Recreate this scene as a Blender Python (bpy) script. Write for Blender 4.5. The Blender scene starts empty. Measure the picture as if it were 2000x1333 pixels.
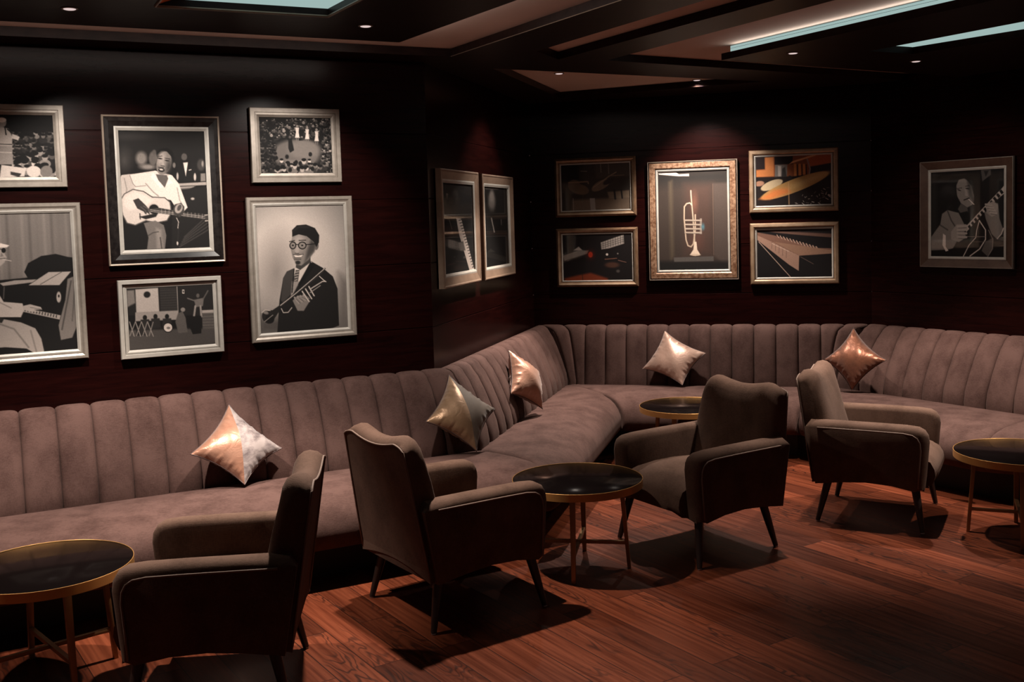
import bpy, bmesh, math, random
import numpy as np
from mathutils import Vector, Matrix
from mathutils.geometry import tessellate_polygon
random.seed(7)
rng = np.random.RandomState(11)
PI = math.pi
SC = bpy.context.scene
COL = SC.collection

# ------------------------------------------------------------------ camera, world, exposure
cam_data = bpy.data.cameras.new('camera')
cam = bpy.data.objects.new('camera', cam_data)
COL.objects.link(cam)
cam.matrix_world = Matrix(((0.9995678, 0.0293979, 0.0, 0.0),
                           (-0.002042, 0.0694316, -0.9975846, 0.0),
                           (-0.0293269, 0.9971535, 0.0694617, 1.7),
                           (0, 0, 0, 1)))
cam_data.sensor_width = 36.0
cam_data.lens = 36.0 * 2050.0 / 2000.0
cam_data.shift_x = 0.0
cam_data.shift_y = -94.6 / 2000.0
cam_data.clip_start = 0.05
SC.camera = cam

world = bpy.data.worlds.new('world')
world.use_nodes = True
world.node_tree.nodes['Background'].inputs[0].default_value = (1.0, 0.55, 0.50, 1)
world.node_tree.nodes['Background'].inputs[1].default_value = 0.042
SC.world = world
vs = SC.view_settings
vs.view_transform = 'Standard'
vs.look = 'None'
vs.gamma = 1.0
vs.exposure = 0.0
vs.use_curve_mapping = False
SC.cycles.max_bounces = 6
SC.cycles.transparent_max_bounces = 8
SC.cycles.caustics_reflective = False
SC.cycles.caustics_refractive = False
SC.cycles.sample_clamp_indirect = 4.0
SC.cycles.use_denoising = True


def spot(name, loc, power, size=110, blend=0.6, target=None, color=(1.0, 0.86, 0.74), rad=0.03, parent=None):
    l = bpy.data.lights.new(name, 'SPOT')
    l.energy = power
    l.color = color
    l.spot_size = math.radians(size)
    l.spot_blend = blend
    l.shadow_soft_size = rad
    o = bpy.data.objects.new(name, l)
    o.location = loc
    if target is not None:
        d = Vector(target) - Vector(loc)
        o.rotation_euler = d.to_track_quat('-Z', 'Y').to_euler()
    COL.objects.link(o)
    return o

# the downlights of the room: the six in the picture and the ones of the same grid outside it
ZL = 2.60                           # underside of the hung left panel
ZP, ZB, ZW = 2.655, 2.61, 2.57      # plaster, beams, hung wooden panels
LAMPS = [  # name, place, beam power, beam angle, what the lamp head is turned to, wash power, what the added wall-fill spot is aimed at
    ('over_left_sofa', (-1.744, 4.292, ZL), 270, 70, (-1.86, 4.50, 0), 120, (-1.95, 5.25, 1.42)),
    ('over_left_armchairs', (-0.630, 4.849, ZL), 430, 72, (-0.60, 4.35, 0), 105, (-1.25, 5.60, 1.42)),
    ('over_right_armchair', (1.583, 5.845, ZW), 240, 66, (1.55, 5.90, 0), 0, None),
    ('over_right_sofa', (2.439, 6.31, ZW), 330, 72, (2.50, 6.35, 0), 15, (3.1, 7.0, 1.45)),
    ('over_corner_sofa', (0.353, 7.011, ZP), 400, 70, (0.33, 6.72, 0), 46, (-0.20, 7.15, 1.5)),
    ('over_back_sofa', (1.361, 7.564, ZP), 150, 100, (1.30, 7.50, 0), 125, (1.55, 8.10, 1.55)),
]
WARM = (1.0, 0.86, 0.75)
for n, p, pw, bm_, tg, ww, wt in LAMPS:
    spot('downlight_beam', (p[0], p[1], p[2] - 0.03), pw, bm_, 0.55, tg, WARM)
    spot('downlight_spill', (p[0], p[1], p[2] - 0.03), pw * 0.035, 150, 0.8, None, WARM)
    if ww:
        spot('added_wall_wash', (p[0], p[1], p[2] - 0.03), ww, 80, 0.6, wt, (1.0, 0.91, 0.83))  # extra spot added at the fitting to brighten wall and pictures
for p, pw, bm_ in (((-2.76, 3.61, ZW), 260, 80), ((3.4, 5.2, ZW), 200, 80)):
    spot('downlight_beam', (p[0], p[1], p[2] - 0.03), pw, bm_, 0.6, (p[0], p[1], 0), WARM)

# ------------------------------------------------------------------ object helpers


def link(o, parent=None):
    COL.objects.link(o)
    if parent is not None:
        o.parent = parent
    return o


def obj(name, bm, mats, parent=None, smooth=False, angle=None, loc=None):
    me = bpy.data.meshes.new(name)
    bm.normal_update()
    bm.to_mesh(me)
    bm.free()
    if not isinstance(mats, (list, tuple)):
        mats = [mats]
    for m in mats:
        me.materials.append(m)
    if smooth:
        me.polygons.foreach_set('use_smooth', [True] * len(me.polygons))
    if angle:
        me.set_sharp_from_angle(angle=math.radians(angle))
    o = bpy.data.objects.new(name, me)
    if loc is not None:
        o.location = loc
    return link(o, parent)


def tag(o, label, cat, group=None, kind=None):
    o['label'] = label
    if cat:
        o['category'] = cat
    if group:
        o['group'] = group
    if kind:
        o['kind'] = kind
    return o


def thing(name, label, cat, loc=(0, 0, 0), rotz=0, group=None):
    o = bpy.data.objects.new(name, None)
    o.empty_display_size = 0.1
    o.location = loc
    o.rotation_euler = (0, 0, rotz)
    link(o)
    return tag(o, label, cat, group)


def structure(o, label=None):
    o['kind'] = 'structure'
    if label:
        o['label'] = label
    return o


def copy_tree(o, parent=None):
    c = o.copy()
    COL.objects.link(c)
    c.parent = parent
    for ch in o.children:
        copy_tree(ch, c)
    return c


def box(bm, x0, x1, y0, y1, z0, z1, mi=0):
    v = [bm.verts.new((x, y, z)) for z in (z0, z1) for y in (y0, y1) for x in (x0, x1)]
    fs = [(0, 2, 3, 1), (4, 5, 7, 6), (0, 1, 5, 4), (2, 6, 7, 3), (0, 4, 6, 2), (1, 3, 7, 5)]
    out = []
    for f in fs:
        fc = bm.faces.new([v[i] for i in f])
        fc.material_index = mi
        out.append(fc)
    return v, out


def bevel_all(bm, w, seg=3, ang=30):
    es = [e for e in bm.edges if len(e.link_faces) == 2 and e.calc_face_angle(0) > math.radians(ang)]
    bmesh.ops.bevel(bm, geom=es, offset=w, offset_type='OFFSET', segments=seg, profile=0.6, affect='EDGES', clamp_overlap=True)


def prism(bm, outline, z0, z1, holes=(), mi=0):
    """a flat slab of the given plan outline, with holes"""
    loops = [list(outline)] + [list(h) for h in holes]
    tri = tessellate_polygon([[Vector((p[0], p[1], 0)) for p in l] for l in loops])
    flat = [p for l in loops for p in l]
    lo = [bm.verts.new((p[0], p[1], z0)) for p in flat]
    hi = [bm.verts.new((p[0], p[1], z1)) for p in flat]
    for t in tri:
        for vs_, rev in ((lo, False), (hi, True)):
            f = bm.faces.new([vs_[i] for i in (t if not rev else t[::-1])])
            f.material_index = mi
    k = 0
    for l in loops:
        n = len(l)
        for i in range(n):
            a, b = k + i, k + (i + 1) % n
            bm.faces.new((lo[a], lo[b], hi[b], hi[a])).material_index = mi
        k += n
    bmesh.ops.recalc_face_normals(bm, faces=bm.faces[:])


def tube(bm, pts, r, seg=8, closed=False, mi=0, cap=True):
    pts = [Vector(p) for p in pts]
    n = len(pts)
    rr = r if isinstance(r, (list, tuple)) else [r] * n
    rings = []
    up = Vector((0, 0, 1))
    prev = None
    for i, p in enumerate(pts):
        a = pts[i - 1] if (i > 0 or closed) else p
        b = pts[(i + 1) % n] if (i < n - 1 or closed) else p
        t = (b - a).normalized()
        if prev is None:
            u = t.cross(up)
            if u.length < 1e-3:
                u = t.cross(Vector((1, 0, 0)))
            u.normalize()
        else:
            u = (prev - t * prev.dot(t)).normalized()
        prev = u
        w = t.cross(u).normalized()
        rings.append([bm.verts.new(p + (u * math.cos(2 * PI * k / seg) + w * math.sin(2 * PI * k / seg)) * rr[i]) for k in range(seg)])
    m = n if closed else n - 1
    for i in range(m):
        A, B = rings[i], rings[(i + 1) % n]
        for k in range(seg):
            bm.faces.new((A[k], A[(k + 1) % seg], B[(k + 1) % seg], B[k])).material_index = mi
    if cap and not closed:
        bm.faces.new(rings[0][::-1]).material_index = mi
        bm.faces.new(rings[-1]).material_index = mi


def lathe(bm, prof, seg=48, cx=0, cy=0, mi=0):
    rings = [[bm.verts.new((cx + r * math.cos(2 * PI * k / seg), cy + r * math.sin(2 * PI * k / seg), z)) for k in range(seg)] if r > 1e-5
             else [bm.verts.new((cx, cy, z))] for r, z in prof]
    for A, B in zip(rings, rings[1:]):
        for k in range(seg):
            k2 = (k + 1) % seg
            if len(A) == 1:
                bm.faces.new((A[0], B[k2], B[k])).material_index = mi
            elif len(B) == 1:
                bm.faces.new((A[k], A[k2], B[0])).material_index = mi
            else:
                bm.faces.new((A[k], A[k2], B[k2], B[k])).material_index = mi


def grid_faces(bm, V, mi=0, wrap=False, flip=False):
    nu, nv = len(V), len(V[0])
    for i in range(nu - 1):
        for j in range(nv if wrap else nv - 1):
            j2 = (j + 1) % nv
            q = (V[i][j], V[i + 1][j], V[i + 1][j2], V[i][j2])
            if flip:
                q = q[::-1]
            bm.faces.new(q).material_index = mi

# ------------------------------------------------------------------ materials


def mat(name, base=(0.5, 0.5, 0.5), rough=0.5, metal=0.0, **kw):
    m = bpy.data.materials.new(name)
    m.use_nodes = True
    b = m.node_tree.nodes['Principled BSDF']
    b.inputs['Base Color'].default_value = (*base, 1)
    b.inputs['Roughness'].default_value = rough
    b.inputs['Metallic'].default_value = metal
    for k, v in kw.items():
        b.inputs[k.replace('_', ' ')].default_value = v
    return m


def nodes(m):
    nt = m.node_tree
    return nt, nt.nodes['Principled BSDF']


def tex(nt, kind, coord=None, scale=(1, 1, 1), rot=(0, 0, 0), **kw):
    n = nt.nodes.new('ShaderNodeTex' + kind)
    tc = nt.nodes.new('ShaderNodeTexCoord')
    mp = nt.nodes.new('ShaderNodeMapping')
    mp.inputs['Scale'].default_value = scale
    mp.inputs['Rotation'].default_value = rot
    nt.links.new(tc.outputs[coord or 'Object'], mp.inputs['Vector'])
    nt.links.new(mp.outputs[0], n.inputs['Vector'])
    for k, v in kw.items():
        n.inputs[k].default_value = v
    return n


def ramp(nt, src, stops):
    r = nt.nodes.new('ShaderNodeValToRGB')
    el = r.color_ramp.elements
    while len(el) < len(stops):
        el.new(0.5)
    for e, (p, c) in zip(el, stops):
        e.position = p
        e.color = (*c, 1)
    nt.links.new(src, r.inputs[0])
    return r


def bump(nt, b, src, strength=0.3, dist=0.002):
    n = nt.nodes.new('ShaderNodeBump')
    n.inputs['Strength'].default_value = strength
    n.inputs['Distance'].default_value = dist
    nt.links.new(src, n.inputs['Height'])
    nt.links.new(n.outputs[0], b.inputs['Normal'])
    return n


def fabric(name, c0, c1, scale=1.0):
    m = mat(name, c0, 0.9)
    nt, b = nodes(m)
    b.inputs['Specular IOR Level'].default_value = 0.15
    b.inputs['Sheen Weight'].default_value = 0.04
    b.inputs['Sheen Roughness'].default_value = 0.4
    b.inputs['Sheen Tint'].default_value = (0.9, 0.7, 0.62, 1)
    n1 = tex(nt, 'Noise', scale=(7, 7, 5), Scale=1.0 * scale, Detail=5.0, Roughness=0.6)
    n2 = tex(nt, 'Noise', scale=(330, 330, 60), Scale=1.0, Detail=3.0)
    n3 = tex(nt, 'Noise', scale=(60, 60, 380), Scale=1.0, Detail=3.0)
    mx = nt.nodes.new('ShaderNodeMath'); mx.operation = 'ADD'
    nt.links.new(n2.outputs['Fac'], mx.inputs[0]); nt.links.new(n3.outputs['Fac'], mx.inputs[1])
    m2 = nt.nodes.new('ShaderNodeMath'); m2.operation = 'MULTIPLY_ADD'
    nt.links.new(mx.outputs[0], m2.inputs[0]); m2.inputs[1].default_value = 0.38
    nt.links.new(n1.outputs['Fac'], m2.inputs[2])
    r = ramp(nt, m2.outputs[0], [(0.62, c0), (1.05, c1)])
    nt.links.new(r.outputs[0], b.inputs['Base Color'])
    bump(nt, b, mx.outputs[0], 0.35, 0.0012)
    return m


M = {}
M['sofa'] = fabric('mauve_brown_fabric', (0.039, 0.0190, 0.0155), (0.086, 0.0475, 0.0400))
M['chair'] = fabric('taupe_fabric', (0.055, 0.0295, 0.0195), (0.103, 0.060, 0.043))
M['piping'] = mat('piping_fabric', (0.14, 0.09, 0.068), 0.75)
M['plinth'] = mat('black_plinth', (0.012, 0.009, 0.009), 0.6)
M['leg'] = mat('dark_stained_leg', (0.02, 0.011, 0.009), 0.4)
M['brass'] = mat('brushed_brass', (0.50, 0.26, 0.085), 0.40, 0.7)
M['brass_dark'] = mat('antique_brass', (0.30, 0.165, 0.07), 0.45, 0.6)
M['black_glass'] = mat('black_glass', (0.003, 0.002, 0.002), 0.15, 0.0, Specular_IOR_Level=0.02)
M['glide'] = mat('metal_glide', (0.6, 0.6, 0.6), 0.3, 1.0)


def wood_wall():
    m = mat('mahogany_panel', (0.06, 0.012, 0.008), 0.25)
    nt, b = nodes(m)
    n = tex(nt, 'Noise', scale=(3, 3, 34), Scale=1.2, Detail=8.0, Roughness=0.6, Distortion=0.6)
    r = ramp(nt, n.outputs['Fac'], [(0.3, (0.0048, 0.0010, 0.0009)), (0.7, (0.0125, 0.0022, 0.0018))])
    nt.links.new(r.outputs[0], b.inputs['Base Color'])
    b.inputs['Specular IOR Level'].default_value = 0.12
    return m


M['wall'] = wood_wall()


def wood_dark():
    m = mat('dark_ceiling_wood', (0.014, 0.008, 0.007), 0.38)
    nt, b = nodes(m)
    b.inputs['Specular IOR Level'].default_value = 0.12
    n = tex(nt, 'Noise', scale=(2, 30, 30), rot=(0, 0, 0.9), Scale=1.0, Detail=6.0)
    r = ramp(nt, n.outputs['Fac'], [(0.3, (0.010, 0.0045, 0.004)), (0.75, (0.024, 0.012, 0.010))])
    nt.links.new(r.outputs[0], b.inputs['Base Color'])
    return m


M['beam'] = wood_dark()
M['recess_wood'] = mat('recess_wood', (0.60, 0.15, 0.05), 0.7, Specular_IOR_Level=0.1)
M['plaster'] = mat('ceiling_plaster', (0.6, 0.4, 0.33), 0.85)
nt, b = nodes(M['plaster'])
n = tex(nt, 'Noise', Scale=1.6, Detail=4.0)
r = ramp(nt, n.outputs['Fac'], [(0.3, (0.62, 0.48, 0.42)), (0.7, (0.72, 0.57, 0.50))])
nt.links.new(r.outputs[0], b.inputs['Base Color'])


def floor_mat():
    m = mat('plank_floor', (0.2, 0.05, 0.02), 0.32)
    nt, b = nodes(m)
    L = nt.links
    tc = nt.nodes.new('ShaderNodeTexCoord')
    mp = nt.nodes.new('ShaderNodeMapping')
    mp.inputs['Rotation'].default_value = (0, 0, math.radians(57))   # planks run on a line 147 degrees east of the view
    L.new(tc.outputs['Object'], mp.inputs['Vector'])
    br = nt.nodes.new('ShaderNodeTexBrick')
    br.offset = 0.37
    br.inputs['Scale'].default_value = 1.0
    br.inputs['Brick Width'].default_value = 1.2
    br.inputs['Row Height'].default_value = 0.15
    br.inputs['Mortar Size'].default_value = 0.0022
    br.inputs['Mortar Smooth'].default_value = 0.3
    br.inputs['Color1'].default_value = (0, 0, 0, 1)
    br.inputs['Color2'].default_value = (1, 1, 1, 1)
    L.new(mp.outputs[0], br.inputs['Vector'])
    sep = nt.nodes.new('ShaderNodeSeparateColor')
    L.new(br.outputs['Color'], sep.inputs[0])
    # offset of grain per plank
    off = nt.nodes.new('ShaderNodeVectorMath'); off.operation = 'MULTIPLY_ADD'
    comb = nt.nodes.new('ShaderNodeCombineXYZ')
    L.new(sep.outputs[0], comb.inputs[0]); L.new(sep.outputs[0], comb.inputs[1]); L.new(sep.outputs[0], comb.inputs[2])
    L.new(comb.outputs[0], off.inputs[0])
    off.inputs[1].default_value = (7.0, 3.3, 5.1)
    L.new(mp.outputs[0], off.inputs[2])
    sc = nt.nodes.new('ShaderNodeMapping'); sc.inputs['Scale'].default_value = (1.0, 4.2, 1.0)
    L.new(off.outputs[0], sc.inputs['Vector'])
    # growth-ring figure: bands of a stretched noise
    nz = nt.nodes.new('ShaderNodeTexNoise'); nz.inputs['Scale'].default_value = 1.5; nz.inputs['Detail'].default_value = 3.0
    nz.inputs['Roughness'].default_value = 0.5; nz.inputs['Distortion'].default_value = 0.25
    L.new(sc.outputs[0], nz.inputs['Vector'])
    mul = nt.nodes.new('ShaderNodeMath'); mul.operation = 'MULTIPLY'; mul.inputs[1].default_value = 120.0
    L.new(nz.outputs['Fac'], mul.inputs[0])
    sn = nt.nodes.new('ShaderNodeMath'); sn.operation = 'SINE'
    L.new(mul.outputs[0], sn.inputs[0])
    rg = nt.nodes.new('ShaderNodeMapRange'); rg.inputs[1].default_value = -1; rg.inputs[2].default_value = -0.1
    rg.inputs[3].default_value = 1.0; rg.inputs[4].default_value = 0.0
    L.new(sn.outputs[0], rg.inputs[0])
    # where the figure shows strongly
    n2 = nt.nodes.new('ShaderNodeTexNoise'); n2.inputs['Scale'].default_value = 1.3; n2.inputs['Detail'].default_value = 2.0
    L.new(sc.outputs[0], n2.inputs['Vector'])
    r2 = ramp(nt, n2.outputs['Fac'], [(0.50, (0, 0, 0)), (0.61, (1, 1, 1))])
    mm = nt.nodes.new('ShaderNodeMath'); mm.operation = 'MULTIPLY'
    L.new(rg.outputs[0], mm.inputs[0]); L.new(r2.outputs[0], mm.inputs[1])
    # fine streaks along the plank
    sc2 = nt.nodes.new('ShaderNodeMapping'); sc2.inputs['Scale'].default_value = (2.0, 60.0, 1.0)
    L.new(off.outputs[0], sc2.inputs['Vector'])
    n3 = nt.nodes.new('ShaderNodeTexNoise'); n3.inputs['Scale'].default_value = 1.0; n3.inputs['Detail'].default_value = 5.0
    L.new(sc2.outputs[0], n3.inputs['Vector'])
    base = ramp(nt, n3.outputs['Fac'], [(0.25, (0.055, 0.0110, 0.0048)), (0.75, (0.175, 0.045, 0.0195))])
    tint = nt.nodes.new('ShaderNodeMixRGB'); tint.blend_type = 'MULTIPLY'; tint.inputs[0].default_value = 1.0
    tr = ramp(nt, sep.outputs[0], [(0.0, (0.40, 0.36, 0.35)), (0.5, (0.8, 0.78, 0.76)), (1.0, (1.2, 1.2, 1.2))])
    L.new(base.outputs[0], tint.inputs[1]); L.new(tr.outputs[0], tint.inputs[2])
    dk = nt.nodes.new('ShaderNodeMixRGB'); dk.blend_type = 'MIX'
    f = nt.nodes.new('ShaderNodeMath'); f.operation = 'MULTIPLY'; f.inputs[1].default_value = 0.78
    L.new(mm.outputs[0], f.inputs[0]); L.new(f.outputs[0], dk.inputs[0])
    L.new(tint.outputs[0], dk.inputs[1]); dk.inputs[2].default_value = (0.014, 0.005, 0.0035, 1)
    seam = nt.nodes.new('ShaderNodeMixRGB')
    L.new(br.outputs['Fac'], seam.inputs[0]); L.new(dk.outputs[0], seam.inputs[1]); seam.inputs[2].default_value = (0.016, 0.005, 0.003, 1)
    L.new(seam.outputs[0], b.inputs['Base Color'])
    rr = nt.nodes.new('ShaderNodeMapRange'); rr.inputs[3].default_value = 0.24; rr.inputs[4].default_value = 0.42
    L.new(n3.outputs['Fac'], rr.inputs[0]); L.new(rr.outputs[0], b.inputs['Roughness'])
    b.inputs['Specular IOR Level'].default_value = 0.25
    bump(nt, b, n3.outputs['Fac'], 0.15, 0.001)
    return m


M['floor'] = floor_mat()


def satin(name, c0, c1, metal=0.35, rough=0.40):
    m = mat(name, c0, rough, metal)
    nt, b = nodes(m)
    n = tex(nt, 'Noise', Scale=9.0, Detail=4.0, Distortion=1.0)
    r = ramp(nt, n.outputs['Fac'], [(0.3, c0), (0.7, c1)])
    nt.links.new(r.outputs[0], b.inputs['Base Color'])
    b.inputs['Sheen Weight'].default_value = 0.3
    n2 = tex(nt, 'Noise', scale=(3, 3, 3), Scale=7.0, Detail=3.0, Distortion=1.5)
    bump(nt, b, n2.outputs['Fac'], 0.25, 0.008)
    return m


M['copper'] = satin('copper_satin', (0.3000, 0.1350, 0.0800), (0.4000, 0.2100, 0.1400))
M['gold'] = satin('old_gold_satin', (0.2500, 0.1450, 0.0750), (0.3300, 0.2000, 0.1100))
M['rose'] = satin('rose_copper_satin', (0.4000, 0.2400, 0.1800), (0.4750, 0.3100, 0.2400), 0.3, 0.42)
M['bronze'] = satin('bronze_satin', (0.13, 0.042, 0.018), (0.24, 0.088, 0.045), 0.5, 0.36)


def velvet(name, c0, c1):
    m = mat(name, c0, 0.7)
    nt, b = nodes(m)
    n = tex(nt, 'Noise', scale=(1, 1, 1.6), Scale=14.0, Detail=6.0, Distortion=0.4, Roughness=0.65)
    r = ramp(nt, n.outputs['Fac'], [(0.34, c0), (0.6, c1)])
    nt.links.new(r.outputs[0], b.inputs['Base Color'])
    b.inputs['Sheen Weight'].default_value = 0.8
    b.inputs['Sheen Roughness'].default_value = 0.3
    return m


M['silver_velvet'] = velvet('silver_velvet', (0.1000, 0.0750, 0.0750), (0.3100, 0.2600, 0.2450))
M['greige'] = velvet('greige_cotton', (0.1100, 0.0850, 0.0650), (0.1300, 0.1000, 0.0775))
M['dark_piping'] = mat('dark_cushion_piping', (0.06, 0.03, 0.025), 0.5)


def frame_mat(name, c0, c1, rough=0.4, metal=0.6, sc=6.0, det=4.0):
    m = mat(name, c0, rough, metal)
    nt, b = nodes(m)
    n = tex(nt, 'Noise', Scale=sc, Detail=det, Roughness=0.7)
    r = ramp(nt, n.outputs['Fac'], [(0.38, c0), (0.62, c1)])
    nt.links.new(r.outputs[0], b.inputs['Base Color'])
    return m


M['silver'] = frame_mat('champagne_silver_frame', (0.2100, 0.1800, 0.1500), (0.2600, 0.2250, 0.1900), 0.45, 0.35, 20)
M['silver_lip'] = frame_mat('pale_slip', (0.3100, 0.2850, 0.2500), (0.3500, 0.3250, 0.2900), 0.5, 0.1, 20)
M['bright_line'] = frame_mat('bright_gilt_line', (0.3750, 0.2900, 0.2250), (0.4250, 0.3400, 0.2700), 0.35, 0.6)
M['black_lacquer'] = frame_mat('black_lacquer_frame', (0.0060, 0.0045, 0.0045), (0.0150, 0.0120, 0.0110), 0.25, 0.0, 30)
M['gilt'] = frame_mat('gilt_frame', (0.2750, 0.1800, 0.1100), (0.3600, 0.2500, 0.1650), 0.4, 0.5, 14)
M['gilt_dark'] = frame_mat('dark_gilt_frame', (0.1200, 0.0650, 0.0350), (0.2000, 0.1150, 0.0650), 0.45, 0.5, 14)
M['burr'] = frame_mat('mottled_burr_frame', (0.1100, 0.0425, 0.0175), (0.3300, 0.2000, 0.1250), 0.45, 0.3, 42, 6)
M['brown_frame'] = frame_mat('dull_bronze_frame', (0.055, 0.029, 0.020), (0.080, 0.045, 0.031), 0.45, 0.3, 10)
M['wood_frame'] = frame_mat('tan_bronze_frame', (0.1800, 0.1200, 0.0850), (0.2300, 0.1550, 0.1100), 0.45, 0.3, 10)
M['backing'] = mat('backing_board', (0.05, 0.04, 0.035), 0.9)

pm = mat('photographic_print', rough=0.7)
nt, b = nodes(pm)
at = nt.nodes.new('ShaderNodeVertexColor'); at.layer_name = 'print'
nt.links.new(at.outputs['Color'], b.inputs['Base Color'])
b.inputs['Specular IOR Level'].default_value = 0.2
M['print'] = pm

gm = bpy.data.materials.new('picture_glass')
gm.use_nodes = True
nt = gm.node_tree
nt.nodes.clear()
out = nt.nodes.new('ShaderNodeOutputMaterial'); mixs = nt.nodes.new('ShaderNodeMixShader')
tr = nt.nodes.new('ShaderNodeBsdfTransparent'); gl = nt.nodes.new('ShaderNodeBsdfGlossy'); fr = nt.nodes.new('ShaderNodeFresnel')
gl.inputs['Roughness'].default_value = 0.03
bf = nt.nodes.new('ShaderNodeNewGeometry'); ior = nt.nodes.new('ShaderNodeMapRange')
ior.inputs[3].default_value = 1.45; ior.inputs[4].default_value = 1 / 1.45
nt.links.new(bf.outputs['Backfacing'], ior.inputs[0]); nt.links.new(ior.outputs[0], fr.inputs['IOR'])
nt.links.new(fr.outputs[0], mixs.inputs[0]); nt.links.new(tr.outputs[0], mixs.inputs[1]); nt.links.new(gl.outputs[0], mixs.inputs[2])
nt.links.new(mixs.outputs[0], out.inputs[0])
M['glass'] = gm


def emit(name, col, s):
    m = bpy.data.materials.new(name)
    m.use_nodes = True
    nt = m.node_tree
    nt.nodes.clear()
    e = nt.nodes.new('ShaderNodeEmission'); o = nt.nodes.new('ShaderNodeOutputMaterial')
    e.inputs[0].default_value = (*col, 1); e.inputs[1].default_value = s
    nt.links.new(e.outputs[0], o.inputs[0])
    return m


M['led'] = emit('led_diffuser', (0.24, 0.37, 0.36), 1.0)
M['led_bright'] = emit('led_diffuser_bright', (0.34, 0.47, 0.45), 1.0)
M['lens'] = emit('downlight_lens', (1.0, 0.78, 0.74), 0.75)
M['trim_ring'] = mat('downlight_ring', (0.25, 0.22, 0.20), 0.4, 0.3)

# ------------------------------------------------------------------ plan of the room
WL = {}   # wall lines: direction along the wall, normal into the wall, distance
WL['A'] = ((0.8901, 0.45576), (-0.45576, 0.8901), 5.62)
WL['B'] = ((0.2635, 0.96466), (-0.96466, 0.2635), 2.05)
WL['C'] = ((0.96699, -0.25482), (0.25482, 0.96699), 8.18)
WL['D'] = ((0.544639, -0.838671), (0.838671, 0.544639), 6.46)
WL['E'] = ((0.891007, -0.45399), (0.45399, 0.891007), 7.416)
WL = {k: (Vector(a), Vector(b), c) for k, (a, b, c) in WL.items()}


def on(w, s, o):
    """point at distance s along wall w and o metres out of it into the room"""
    d, n, N = WL[w]
    return d * s + n * (N - o)


def corner(w1, w2, o1, o2):
    d1, n1, N1 = WL[w1]
    d2, n2, N2 = WL[w2]
    m = Matrix(((n1.x, n1.y), (n2.x, n2.y)))
    return m.inverted() @ Vector((N1 - o1, N2 - o2))


# floor
bm = bmesh.new()
box(bm, -6, 6, -1.5, 9.5, -0.05, 0.0)
structure(obj('floor', bm, M['floor']))

# walls: stacked boards with fine grooves between them
GROOVES = [0.0, 0.35, 0.72, 1.09, 1.463, 1.835, 2.203, 2.61]


def wall(name, w, pa, pb, thick=0.12):
    d, n, N = WL[w]
    prof = [(thick * -1, -0.02)]
    g = 0.004
    prof = []
    for i in range(len(GROOVES) - 1):
        a, b_ = GROOVES[i], GROOVES[i + 1]
        prof += [(-g, a + 0.0012), (0.0, a + 0.004), (0.0, b_ - 0.004), (-g, b_ - 0.0012)]
    prof = [(-thick, 0.0)] + prof + [(-thick, 2.7)]
    bm = bmesh.new()
    A = [bm.verts.new((*(pa - n * o), z)) for o, z in prof]
    B = [bm.verts.new((*(pb - n * o), z)) for o, z in prof]
    k = len(prof)
    for i in range(k):
        j = (i + 1) % k
        bm.faces.new((A[i], B[i], B[j], A[j]))
    bm.faces.new(A[::-1]); bm.faces.new(B)
    bmesh.ops.recalc_face_normals(bm, faces=bm.faces[:])
    return structure(obj(name, bm, M['wall']))


cAB, cBC, cCD, cDE = (corner('A', 'B', 0, 0), corner('B', 'C', 0, 0), corner('C', 'D', 0, 0), corner('D', 'E', 0, 0))
wall('wall_left', 'A', on('A', -2.2, 0), cAB)
wall('wall_middle', 'B', cAB, cBC)
wall('wall_back', 'C', cBC, cCD)
wall('wall_right', 'D', cCD, cDE)
wall('wall_far_right', 'E', cDE, cDE + WL['E'][0] * 1.8)

# ------------------------------------------------------------------ ceiling
bm = bmesh.new()
box(bm, -6, 6, -1.5, 9.5, ZP, ZP + 0.06)
structure(obj('ceiling', bm, M['plaster']))


def ext(a, b, t):
    """the point beyond b on the line from a, t metres on"""
    a, b = Vector(a), Vector(b)
    return b + (b - a).normalized() * t


# dark beams along the walls with the three openings to the plaster
n0, n1, n2 = Vector((-2.307, 4.884)), Vector((-0.300, 5.895)), Vector((0.387, 4.702))
outline = [ext(n1, n0, 2.5), n1, ext(n1, n2, 4.0), (5.9, 1.2), (5.9, 9.4), (-5.9, 9.4), (-5.9, 4.0)]
s2a, s2b, s2c, s2d = Vector((0.174, 5.786)), Vector((0.862, 4.55)), Vector((1.056, 4.796)), Vector((0.305, 6.113))
s2 = [s2a, ext(s2a, s2b, 2.2), ext(s2d, s2c, 2.3), s2d]
s3a, s3b, s3c = Vector((0.592, 6.20)), Vector((1.441, 4.631)), Vector((2.804, 7.528))
s3 = [s3a, ext(s3a, s3b, 2.0), Vector((5.2, 3.0)), Vector((5.2, 5.2)), Vector((3.25, 7.76)), s3c]
s4a, s4b, s4c = Vector((-0.076, 6.399)), Vector((1.80, 7.407)), Vector((0.41, 8.049))
s4 = [s4a, s4b, ext(s4b, s4c, 0.0)]
bm = bmesh.new()
prism(bm, outline, ZB, ZP - 0.001, holes=[s2, s3, s4])
structure(obj('trim_1', bm, M['beam']))
# edge highlight of the near beam, put in as a thin bright rod
bm = bmesh.new()
a, b_ = n1, ext(n1, n2, 3.5)
tube(bm, [(a.x, a.y, ZB + 0.002), (b_.x, b_.y, ZB + 0.002)], 0.0022, 6)
structure(obj('beam_highlight', bm, M['bright_line']))


def loft(bm, lo, hi, z0, z1, mi=0):
    A = [bm.verts.new((*p, z0)) for p in lo]
    B = [bm.verts.new((*p, z1)) for p in hi]
    for i in range(len(lo)):
        j = (i + 1) % len(lo)
        bm.faces.new((A[i], A[j], B[j], B[i])).material_index = mi


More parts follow.
